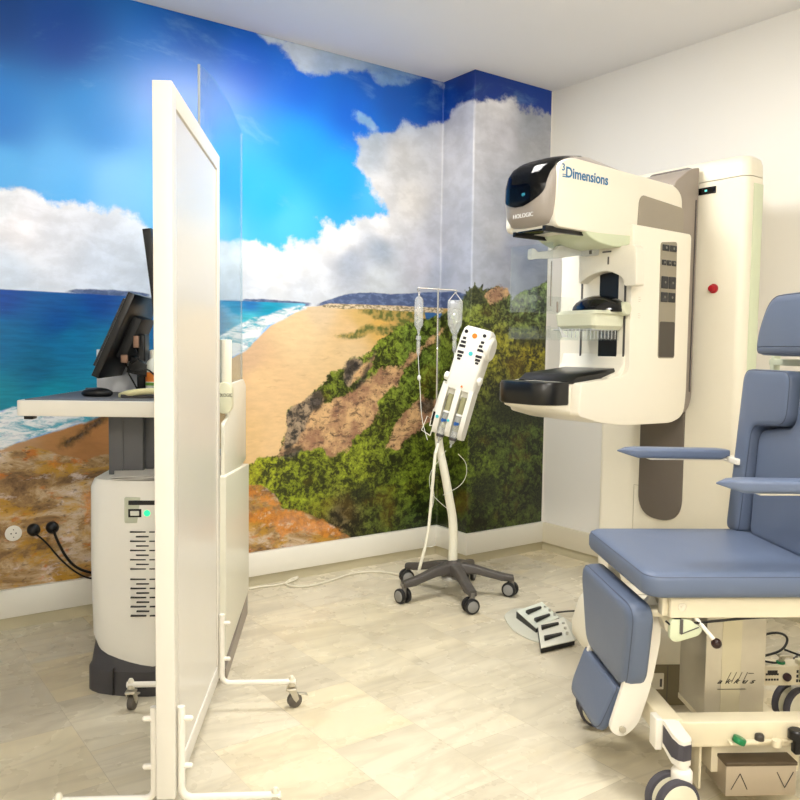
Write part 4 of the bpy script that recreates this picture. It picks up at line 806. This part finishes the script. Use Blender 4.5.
b = B(); b.text('Dimensions', .054, sm_(2.356, 1.850), .0005, bold=.0011, sx=.92); b.text('3', .036, sm_(2.226, 1.866), .0005, bold=.0006); b.box((2.222, HY-HW_-.0072, 1.832), (2.245, HY-HW_-.006, 1.836)); b.box((2.222, HY-HW_-.0072, 1.840), (2.24, HY-HW_-.006, 1.843)); mo_('side_logo', b, ink, spn)
b = B(); b.box((2.165, 2.092, 1.636), (2.37, 2.108, 1.656), .001); mo_('accessory_rail', b, black, hd); b = B(); b.box((2.20, 2.282, 1.636), (2.43, 2.298, 1.656), .001); mo_('accessory_rail', b, black, hd); b = B(); b.box((2.20, 2.13, 1.646), (2.27, 2.27, 1.653), .001); mo_('collimator_window', b, gloss, hd)
# face shield, its carrier and the arched bracket
b = B(); b.prism(roundpoly([(2.285, 1.475), (2.285, 1.618), (1.998, 1.612), (1.995, 1.455), (2.05, 1.455), (2.06, 1.49), (2.13, 1.522), (2.22, 1.512)], [.01, .02, .03, .01, .01, .02, .06, .06], 5), 'x', 2.565, 2.616, .006, 3); ab = mo_('shield_bracket', b, mat('bracket_ivory', (232, 226, 210), .35), arm)
b = B(); b.prism(roundpoly([(2.245, 1.548), (2.245, 1.592), (2.265, 1.594), (2.28, 1.580), (2.38, 1.598), (2.40, 1.618), (2.54, 1.622), (2.54, 1.590), (2.40, 1.566), (2.28, 1.555)], .012, 4), 'y', 2.24, 2.262, .004, 2); b.box((2.53, 2.18, 1.585), (2.60, 2.25, 1.63), .006); sa2 = mo_('shield_carrier', b, clear('frosted_carrier', (.92, .93, .9), .1, .2, .8), arm)
b = B(); b.box((2.527, 2.188, 1.588), (2.533, 2.200, 1.603), .001); mo_('latch', b, dgrey, ab); b = B(); b.box((2.561, 2.118, 1.592), (2.566, 2.16, 1.598)); mo_('slot_mark', b, dgrey, ab); b = B(); b.box((2.562, 2.128, 1.545), (2.566, 2.134, 1.575), 0); mo_('slot_mark', b, dgrey, ab)
b = B(); b.box((2.198, 2.085, 1.345), (2.202, 2.305, 1.598), .0008, 1); b.cyl((2.203, 2.303, 1.345), (2.203, 2.303, 1.598), .003, n=8); b.box((2.202, 2.302, 1.35), (2.56, 2.305, 1.42), 0); fs = mo_('face_shield', b, acryl, sa2)
b = B(); b.cyl((2.42, 2.30, 1.38), (2.42, 2.30, 1.56), .0025, n=8); b.cyl((2.46, 2.30, 1.355), (2.46, 2.30, 1.40), .004, n=8); mo_('shield_rod', b, grey, sa2)
# compression device and paddle
b = B(); b.loft([rrect(x0, 2.61, 2.185-hw, 2.185+hw, (r, .01, .01, r), 6, z) for z, x0, hw, r in ((1.285, 2.455, .085, .012), (1.30, 2.435, .10, .02), (1.345, 2.43, .105, .02), (1.36, 2.445, .095, .02))]); b.prism([(2.43, 1.345), (2.60, 1.345), (2.60, 1.39), (2.55, 1.385), (2.50, 1.362)], 'y', 2.068, 2.115, .006, 2); cpd = mo_('compression_device', b, mat('device_cream_green', (222, 224, 200), .35, var=.01), mg)
b = B(); b.ball((2.56, 2.165, 1.362), 1, (.098, .118, .062)); 
for v in b.bm.verts: v.co.z = max(v.co.z, 1.355)
mo_('dome_cover', b, gloss, cpd)
b = B(); b.lathe([(.001, .03), (.022, .03), (.027, .024), (.028, 0)], (2.580, 2.072, 1.368), (0, -1, 0)); mo_('adjustment_knob', b, mat('knob_sage', (206, 208, 182), .35), cpd)
b = B(); b.box((2.205, 2.095, 1.243), (2.60, 2.315, 1.2465)); b.box((2.205, 2.095, 1.2465), (2.208, 2.315, 1.292)); b.box((2.208, 2.095, 1.2465), (2.60, 2.098, 1.287)); b.box((2.208, 2.312, 1.2465), (2.60, 2.315, 1.287)); b.box((2.44, 2.14, 1.2465), (2.60, 2.28, 1.285), .004)
pd = mo_('compression_paddle', b, acryl, cpd)
b = B()
for k in range(14): b.box((2.30+k*.021, 2.0935, 1.250), (2.3025+k*.021, 2.0955, 1.285))
b.prism([(2.27, 1.25), (2.30, 1.25), (2.255, 1.288), (2.25, 1.288)], 'y', 2.0935, 2.0955); b.box((2.44, 2.10, 1.282), (2.57, 2.30, 1.288), .001)
mo_('paddle_ribs', b, clear('rib_frost', (.9, .92, .92), .2, .2, .45), pd)

# ------------------------------------------------------------------ low housing behind the chair
CH = (1.785, 1.233, 0); CA = R(57-90)
CM = Matrix.Translation(CH) @ Matrix.Rotation(CA, 4, 'Z')
p = CM @ Vector((.2, .8, 0))
hs = thing('equipment_housing', 'low rounded white equipment housing on grey plinth standing behind the exam chair', 'equipment housing', p, CA)
b = B(); b.loft([rrect(x0, .30-ins, -.20+ins+yk, .18-ins, (.12, .03, .03, .10), 8, z) for z, x0, ins, yk in ((.14, -.205, .01, .01), (.155, -.22, 0, 0), (.20, -.222, 0, .0), (.28, -.20, .004, .01), (.31, -.185, .015, .02), (.325, -.165, .035, .035), (.330, -.13, .06, .05))]); obj('cover', b, cream, hs, 60)
b = B(); b.box((-.02, -.185, 0), (.27, .15, .145), .004); pl_ = obj('plinth', b, mat('plinth_taupe', (128, 118, 92), .5, var=.04), hs)
b = B(); b.box((-.018, -.188, .058), (.022, -.184, .114), .002); sk = obj('socket_plate', b, cream, pl_)
b = B(); b.box((.008, -.190, .068), (.015, -.186, .095)); obj('socket_slot', b, dgrey, sk); b = B(); b.box((.034, -.1865, .01), (.0355, -.184, .14)); obj('plinth_seam', b, dgrey, pl_)

# ------------------------------------------------------------------ examination chair (local x towards the backrest, y away from the camera)
ch = thing('examination_chair', 'slate blue padded examination chair on white wheeled frame with steel column', 'examination chair', CH, CA)
VC = .245
def cushion(b, ring_fn, levels):
    """levels: (offset, z) pairs, ring_fn(inset) gives 2D outline"""
    b.loft([[(x, y, z) for x, y in ring_fn(i)] for i, z in levels]); return b
# seat
so = lambda i: rrect(-.088+i, .50-i, -.03+i, .52-i, max(.045-i*.3, .01), 6)
b = B(); cushion(b, so, ((.012, .573), (.004, .578), (0, .588), (0, .618), (.004, .628), (.012, .634), (.03, .637), (.08, .640))); st = obj('seat', b, vinyl, ch, 60)
b = B(); b.tube([(x, y, .6275) for x, y in so(.0045)]+[(*so(.0045)[0], .6275)], .0014, 6); obj('seam', b, vinyl2, st)
# backrest frame of reference: plane leaning slightly back
BM = Matrix.Translation((.438, 0, .63)) @ Matrix.Rotation(R(2.2), 4, 'Y')
def pad(name, outline, th, par, r=.02, f0=0., m=vinyl, seam=True):
    """outline in (y, z) on the back plane; front at -th"""
    c = Vector((sum(p[0] for p in outline)/len(outline), sum(p[1] for p in outline)/len(outline)))
    def ins(k):
        out = []; n = len(outline)
        for i, p in enumerate(outline):
            p = Vector(p); a = (p-Vector(outline[i-1])); d = (Vector(outline[(i+1) % n])-p)
            tn = (a.normalized()+d.normalized()); tn = tn.normalized() if tn.length > 1e-6 else Vector((1, 0)); nn_ = Vector((-tn.y, tn.x))*SG
            out.append(p+nn_*k)
        return out
    area = sum(outline[i-1][0]*outline[i][1]-outline[i][0]*outline[i-1][1] for i in range(len(outline))); SG = 1 if area > 0 else -1
    b = B(); b.loft([[(x, q.x, q.y) for q in ins(k)] for x, k in ((f0+.0, .004), (f0-.006, 0), (f0-th+r*.7, 0), (f0-th+r*.3, r*.18), (f0-th+r*.08, r*.5), (f0-th, r))])
    b.xf(BM); o = obj(name, b, m, par, 60)
    if seam:
        s_ = B(); q = ins(r*.18); s_.tube([(f0-th+r*.28, p.x, p.y) for p in q]+[(f0-th+r*.28, q[0].x, q[0].y)], .0013, 6); s_.xf(BM); obj('seam', s_, vinyl2, o)
    return o
# centre pad: wide below, narrow neck above
cp0 = [(.425, .005), (.418, .335), (.21, .358), (.208, .52), (.125, .52), (.123, .358), (-.085, .335), (-.092, .005)]
cpo = roundpoly(cp0, [.03, .05, .05, .025, .025, .05, .05, .03], 6)
pad('back_pad', cpo, .050, ch, .016, .012)
b = B(); b.prism(roundpoly([(.50, .02), (.475, .51), (-.142, .51), (-.167, .02)], .03), 'x', .006, .02, .003, 2); b.xf(BM); obj('back_shell', b, vinyl, ch)
w0 = [(.535, .0), (.492, .52), (.216, .52), (.220, .362), (.415, .345), (.448, .0)]
wo = roundpoly(w0, [.028, .045, .045, .05, .04, .028], 6)
pad('side_pad', wo, .075, ch, .018, .012)
pad('side_pad', [(.333-y, z) for y, z in wo], .075, ch, .018, .012)
h0 = [(.415, .563), (.408, .635), (.352, .742), (-.019, .742), (-.075, .635), (-.082, .563)]
pad('headrest', roundpoly(h0, [.034, .05, .06, .06, .05, .034], 8), .085, ch, .026, .012)
b = B()
for y in (.46, .02): b.box((.012, y-.012, .0), (.034, y+.012, .69), .004)
b.box((.012, -.02, .02), (.03, .50, .06), .003); b.box((.012, -.0, .30), (.03, .48, .33), .003); b.box((.012, .0, .535), (.026, .48, .555), .003)
b.xf(BM); bf = obj('back_frame', b, mat('back_frame_green', (206, 212, 186), .35, var=.01), ch)
b = B(); b.box((-.0, .432, -.02), (.012, .4375, .34)); b.xf(BM); obj('frame_strip', b, white, ch)
# armrests
for (yc, xa, xb, name) in ((.56, .02, .385, 'far'), (-.075, .062, .43, 'near')):
    rings = []
    for q in range(13):
        tt = q/12; x = xa+(xb-xa)*tt; k = min(1, (tt/.16))**.6 if tt < .16 else (1 if tt < .93 else 1-.35*((tt-.93)/.07)**2)
        wv_, hv = .034*max(k, .05), .017*max(k, .12); zc = .876 - .004*tt + (.0 if k > .9 else .003)
        rings.append([(x, y, z) for y, z in rrect(yc-wv_, yc+wv_, zc-hv, zc+hv*.9, min(wv_, hv)*.6, 4)])
    b = B(); b.loft(rings); ar = obj('armrest', b, vinyl, ch, 60)
    b = B(); b.box((xa+.10, yc-.022, .852), (xb+.02, yc+.022, .860), .003); b.box((xb-.01, min(yc, VC+.22*(1 if yc > VC else -1)), .846), (xb+.02, max(yc, VC+.22*(1 if yc > VC else -1)), .866), .004); obj('armrest_bracket', b, white, ar)
# leg rest: two pads on white side brackets
def legpad(name, top, bot, th, ch_, seam=True):
    (xt, zt, ya, yb), (xb, zb, yc, yd) = top, bot
    rings = []
    ol = roundpoly([(ya, 1), (yb, 1), (yd, 0), (yc, 0)], 0)
    P_ = [Vector((xt, ya, zt)), Vector((xt, yb, zt)), Vector((xb, yd, zb)), Vector((xb, yc, zb))]
    up_ = (P_[0]-P_[3]); up_ = Vector((xt-xb, 0, zt-zb)).normalized(); nrm = Vector((-up_.z, 0, up_.x))   # faces -x
    H_ = (Vector((xt, 0, zt))-Vector((xb, 0, zb))).length
    out = roundpoly([(ya, H_), (yb, H_), (yd, 0), (yc, 0)], [.06, .055, .05, .06] if ch_ > 0 else [.01, .01, .045, .045], 6)
    cx = (ya+yb+yc+yd)/4
    def ring(ins, d): return [tuple(Vector((xb, 0, zb))+Vector((0, cx+(y-cx)*(1-ins/.2), 0))+up_*(H_/2+(h-H_/2)*(1-ins/(H_/2)))+nrm*d) for y, h in out]
    b = B(); b.loft([ring(.008, -th), ring(.002, -th+.006), ring(0, -th+.014), ring(0, -.026), ring(.003, -.013), ring(.009, -.005), ring(.018, -.001), ring(.03, 0)] if ch_ > 0 else [ring(.004, -th), ring(0, -th+.006), ring(0, -.014), ring(.003, -.006), ring(.009, -.0015), ring(.02, 0)]); o = obj(name, b, vinyl, ch, 60)
    if seam:
        s_ = B(); q = ring(.003, -.0125 if ch_ > 0 else -.0055); s_.tube(q+[q[0]], .0013, 6); obj('seam', s_, vinyl2, o)
legpad('leg_rest_pad', (-.118, .537, .0, .480), (-.104, .280, .085, .445), .068, 1)
legpad('foot_rest_pad', (-.106, .280, .125, .440), (-.155, .140, .145, .440), .03, 0)
b = B()
for ya, yb in ((.088, .108), (.40, .42)):
    b.prism(roundpoly([(-.070, .50), (-.022, .555), (.005, .45), (-.022, .29), (-.055, .185), (-.098, .150), (-.135, .172), (-.095, .31)], [.02, .02, .05, .05, .035, .035, .03, .03], 5), 'y', ya, yb, .003, 2)
b.box((-.09, .108, .20), (-.07, .40, .225), .003)
lb = obj('leg_rest_bracket', b, white, ch)
b = B()
b.cyl((-.099, .079, .178), (-.099, .089, .178), .0095, n=6); obj('bolt', b, steel, lb)
# upper frame
b = B(); b.box((-.012, .0, .513), (.62, .028, .567), .004); b.box((-.012, .462, .513), (.62, .49, .567), .004); b.box((-.01, .028, .52), (.03, .462, .56), .004); b.box((.40, .028, .52), (.44, .462, .56), .004); b.box((-.028, .015, .514), (-.012, .045, .563), .003); b.box((-.028, .445, .514), (-.012, .475, .563), .003)
b.prism(roundpoly([(-.048, .50), (-.015, .50), (.0, .455), (.055, .47), (.07, .49), (.06, .52), (-.048, .52)], .012), 'y', .05, .10, .006, 2)
uf = obj('seat_frame', b, mat('frame_cream', (232, 224, 200), .35, var=.01), ch)
b = B(); b.cyl((.018, -.004, .543), (.018, .001, .543), .011, n=24, bev=.001); b.cyl((.018, -.006, .543), (.018, .001, .543), .005, n=12); obj('end_cap', b, cream, uf)
b = B(); b.prism(roundpoly([(-.012, .51), (-.014, .460), (.005, .450), (.065, .468), (.075, .485), (.04, .51)], [.01, .03, .02, .02, .01, .01], 5), 'y', -.004, .012, .003, 2); rl = obj('release_lever', b, green_tint, uf)
b = B(); b.prism([(.016, .474), (.062, .492), (.0625, .490), (.016, .472)], 'y', -.006, -.003); b.box((.012, -.008, .474), (.020, -.003, .512), .001); obj('lever_wire', b, dgrey, rl)
b = B(); b.tube([(-.005, .01, .505), (.03, .0, .498), (.10, .0, .505), (.20, .005, .512), (.30, .01, .514)], .0035, 8, 2); b.box((.0, .002, .498), (.02, .02, .512), .002); b.tube([(-.02, .01, .503), (-.01, -.002, .495), (.005, .0, .505), (.02, .0, .492), (.035, .0, .508)], .0025, 6, 1); obj('hydraulic_hose', b, black, uf)
b = B(); b.cyl((.058, .008, .512), (.098, -.02, .462), .0055, n=12); lv_ = obj('tilt_lever', b, white, uf)
b = B(); b.ball((.102, -.023, .455), .0135); obj('ball_knob', b, mat('dark_bakelite', (42, 20, 18), .25), lv_)
# lifting column
b = B(); b.box((.145, .13, .18), (.315, .305, .52), .003); co_ = obj('lift_column', b, steel, ch)
b = B(); b.box((.19, .1285, .19), (.245, .1305, .50), .0006, 1); obj('inner_column', b, mat('polished_steel', (202, 196, 172), .3, metal=.55, var=.03), co_)
b = B(); TM = Matrix.Translation((.230, .1278, .290)) @ Matrix.Rotation(R(90), 4, 'X')
b.text('akkus', .019, TM, .0004, shear=.6, bold=.0001, sx=1.5, space=1.7)
for k in range(4):
    x_ = .203+k*.0158; b.prism([(x_, .287), (x_+.0010, .287), (x_+.0148, .316), (x_+.014, .316)], 'y', .1272, .1285)
b.box((.267, .1272, .312), (.282, .1285, .3132)); b.prism([(.180, .2675), (.262, .2675), (.258, .2688), (.184, .2688)], 'y', .1272, .1285); obj('column_logo', b, inkd, co_)
# base
fc = mat('base_frame_cream', (226, 216, 188), .35, var=.01)
b = B(); b.box((-.01, .0, .168), (.66, .06, .236), .004); b.box((.32, .42, .150), (.66, .475, .215), .004); b.box((-.025, .0, .185), (.03, .475, .245), .004); b.box((.58, .03, .17), (.64, .45, .23), .004); b.box((.145, .05, .165), (.31, .31, .182), .002); b.box((.31, .05, .17), (.35, .43, .20), .002)
b.box((.087, .02, .045), (.094, .10, .17), .001); b.prism([(-.005, .168), (.005, .168), (.094, .055), (.094, .042), (.085, .045)], 'y', .05, .085, .001, 1); b.box((.12, .02, .09), (.36, .2, .17), .002)
bf2 = obj('base_frame', b, fc, ch)
b = B(); b.box((-.042, -.005, .165), (-.024, .04, .247), .003); obj('end_plate', b, white, bf2)
b = B(); b.box((.478, .4185, .186), (.510, .4195, .2005))
for r_ in range(2):
    for k in range(5): b.box((.472+k*.009, .4180, .168+.017*r_), (.478+k*.009, .4195, .174+.017*r_))
obj('control_marking', b, inkd, bf2); b = B()
for r_ in range(3):
    for k in range(5): b.box((.572+k*.009, .4180, .162+.015*r_), (.578+k*.009, .4195, .171+.015*r_))
obj('control_marking', b, inkd, bf2)
b = B(); b.cyl((.54, .410, .180), (.54, .421, .180), .013, n=24, bev=.002); obj('stop_button', b, mat('dark_maroon', (48, 24, 34), .3), bf2)
b = B(); b.cyl((.53, .44, .215), (.53, .44, .222), .014, n=20, bev=.002); obj('pedal_pad', b, greenb, bf2)
b = B(); b.cyl((.53, .44, .222), (.535, .43, .245), .008, n=12); b.box((.515, .42, .240), (.56, .45, .25), .003); obj('brake_pedal', b, steel, bf2)
b = B(); b.prism(roundpoly([(.150, -.022), (.215, -.018), (.30, -.005), (.36, -.02), (.36, .0), (.15, .0)], .006), 'z', .182, .19, .002, 2); b.cyl((.275, -.018, .178), (.275, -.018, .195), .012, n=16); b.cyl((.235, -.004, .188), (.235, -.004, .206), .008, n=14, bev=.002); obj('side_pedal', b, fc, bf2)
b = B(); b.cyl((.172, -.018, .188), (.178, -.018, .203), .017, n=24, bev=.003); obj('green_pedal_pad', b, greenb, bf2)
b = B(); b.lathe([(.001, 0), (.012, 0), (.012, .012), (.009, .016), (.001, .018)], (.235, -.006, .19)); obj('ring_knob', b, mat('ring_dark', (60, 55, 50), .3), bf2)
b = B(); b.box((.322, -.025, .155), (.345, .0, .20), .006); b.lathe([(.001, 0), (.02, 0), (.02, .02), (.016, .024), (.001, .024)], (.325, -.02, .20)); obj('side_knob', b, black, bf2)
# foot control box with up / down arrows
b = B(); b.box((.138, -.03, .052), (.325, .09, .134), .002); fb = obj('control_box', b, mat('box_steel', (180, 168, 150), .3, metal=.5, var=.04), ch)
b = B(); b.box((.136, -.032, .132), (.327, .09, .142), .002); obj('control_box_lid', b, mat('box_lid_brown', (84, 72, 56), .35, metal=.3), fb)
b = B()
for pts_ in ([(.152, .070), (.175, .112), (.195, .070)], [(.273, .115), (.295, .073), (.317, .115)]):
    for (a0, a1), (b0, b1) in zip(pts_[:-1], pts_[1:]): b.cyl((a0, -.0305, a1), (b0, -.0305, b1), .0011, n=6)
obj('arrow_marking', b, inkd, fb)
# casters
def big_caster(x, y, yaw, hx, hy):
    """twin wheel; horn runs from the frame corner (hx, hy) to the stem above the wheels"""
    M = Matrix.Translation((x, y, 0)) @ Matrix.Rotation(yaw, 4, 'Z')
    b = B(); b.lathe([(.019, .088), (.026, .09), (.027, .13), (.022, .137), (.017, .139), (.017, .155), (.001, .156)], (x, y, 0)); b.prism(roundpoly([(-.006, .092), (.022, .092), (.022, .05), (-.055, .045), (-.052, .075)], .012), 'y', -.009, .009, .004, 2, M=M)
    h = Vector((hx, hy, 0)); d_ = (Vector((x, y, 0))-h); l_ = d_.length; d_.normalize(); s2 = Vector((-d_.y, d_.x, 0))
    rings = [[tuple(h+d_*(l_*k)+s2*a*w+Vector((0, 0, z))) for a, z in ((-1, z0), (1, z0), (1, z1), (-1, z1))] for k, z0, z1, w in ((0, .178, .245, .020), (.35, .172, .243, .021), (.8, .148, .225, .022), (1.12, .148, .218, .020), (1.25, .15, .214, .012))]
    b.loft(rings); c = obj('caster', b, white, ch, 50)
    rings = [[tuple(h+d_*(l_*k)+s2*a*w+Vector((0, 0, z))) for a, z in ((-1, z0), (1, z0), (1, z1), (-1, z1))] for k, z0, z1, w in ((.30, .187, .233, .0225), (.8, .165, .213, .0235), (1.12, .165, .207, .0215), (1.27, .165, .205, .012))]
    b = B(); b.loft(rings); obj('bumper', b, rubber, c)
    for s_ in (-1, 1):
        w0 = M @ Vector((-.026, s_*.012, .0605)); w1 = M @ Vector((-.026, s_*.034, .0605)); ax = (w1-w0).normalized()
        b = B(); b.cyl(w0, w1, .0605, n=48, bev=.005); wh = obj('wheel', b, rubber, c)
        b = B(); b.cyl(w0-ax*.001, w1+ax*.003, .051, n=48, bev=.003); obj('hub', b, mat('hub_cream', (222, 218, 196), .35, var=.01), wh)
big_caster(.014, -.045, R(12), -.01, .02)
big_caster(-.020, .49, R(-4), -.01, .43)
big_caster(.64, -.045, R(5), .62, .02)
big_caster(.63, .50, R(20), .62, .45)
b = B(); b.tube([(.30, .36, .30), (.40, .42, .29), (.50, .44, .32), (.56, .45, .30), (.54, .44, .26), (.48, .42, .25), (.40, .4, .245), (.33, .38, .25)], .004, 8, 3); b.tube([(.54, .44, .26), (.60, .40, .245), (.66, .38, .21)], .0035, 8, 2); b.tube([(.30, .38, .22), (.42, .43, .235), (.52, .44, .215)], .0035, 8, 2); obj('power_cable', b, black, ch)

# ------------------------------------------------------------------ lamps
lamp(1.87, 2.48, 'ceiling light panel above the privacy screen', 30)
lamp(1.6, .2, 'ceiling light panel above the exam chair end of the room', 28)
globe(-.1, -.3, 2.3, 'added unseen fill light globe hanging on a short stem far from the mural', 92)
w = bpy.data.worlds.new('world'); S.world = w; w.use_nodes = True
w.node_tree.nodes['Background'].inputs[0].default_value = (.9, .92, 1, 1); w.node_tree.nodes['Background'].inputs[1].default_value = .3
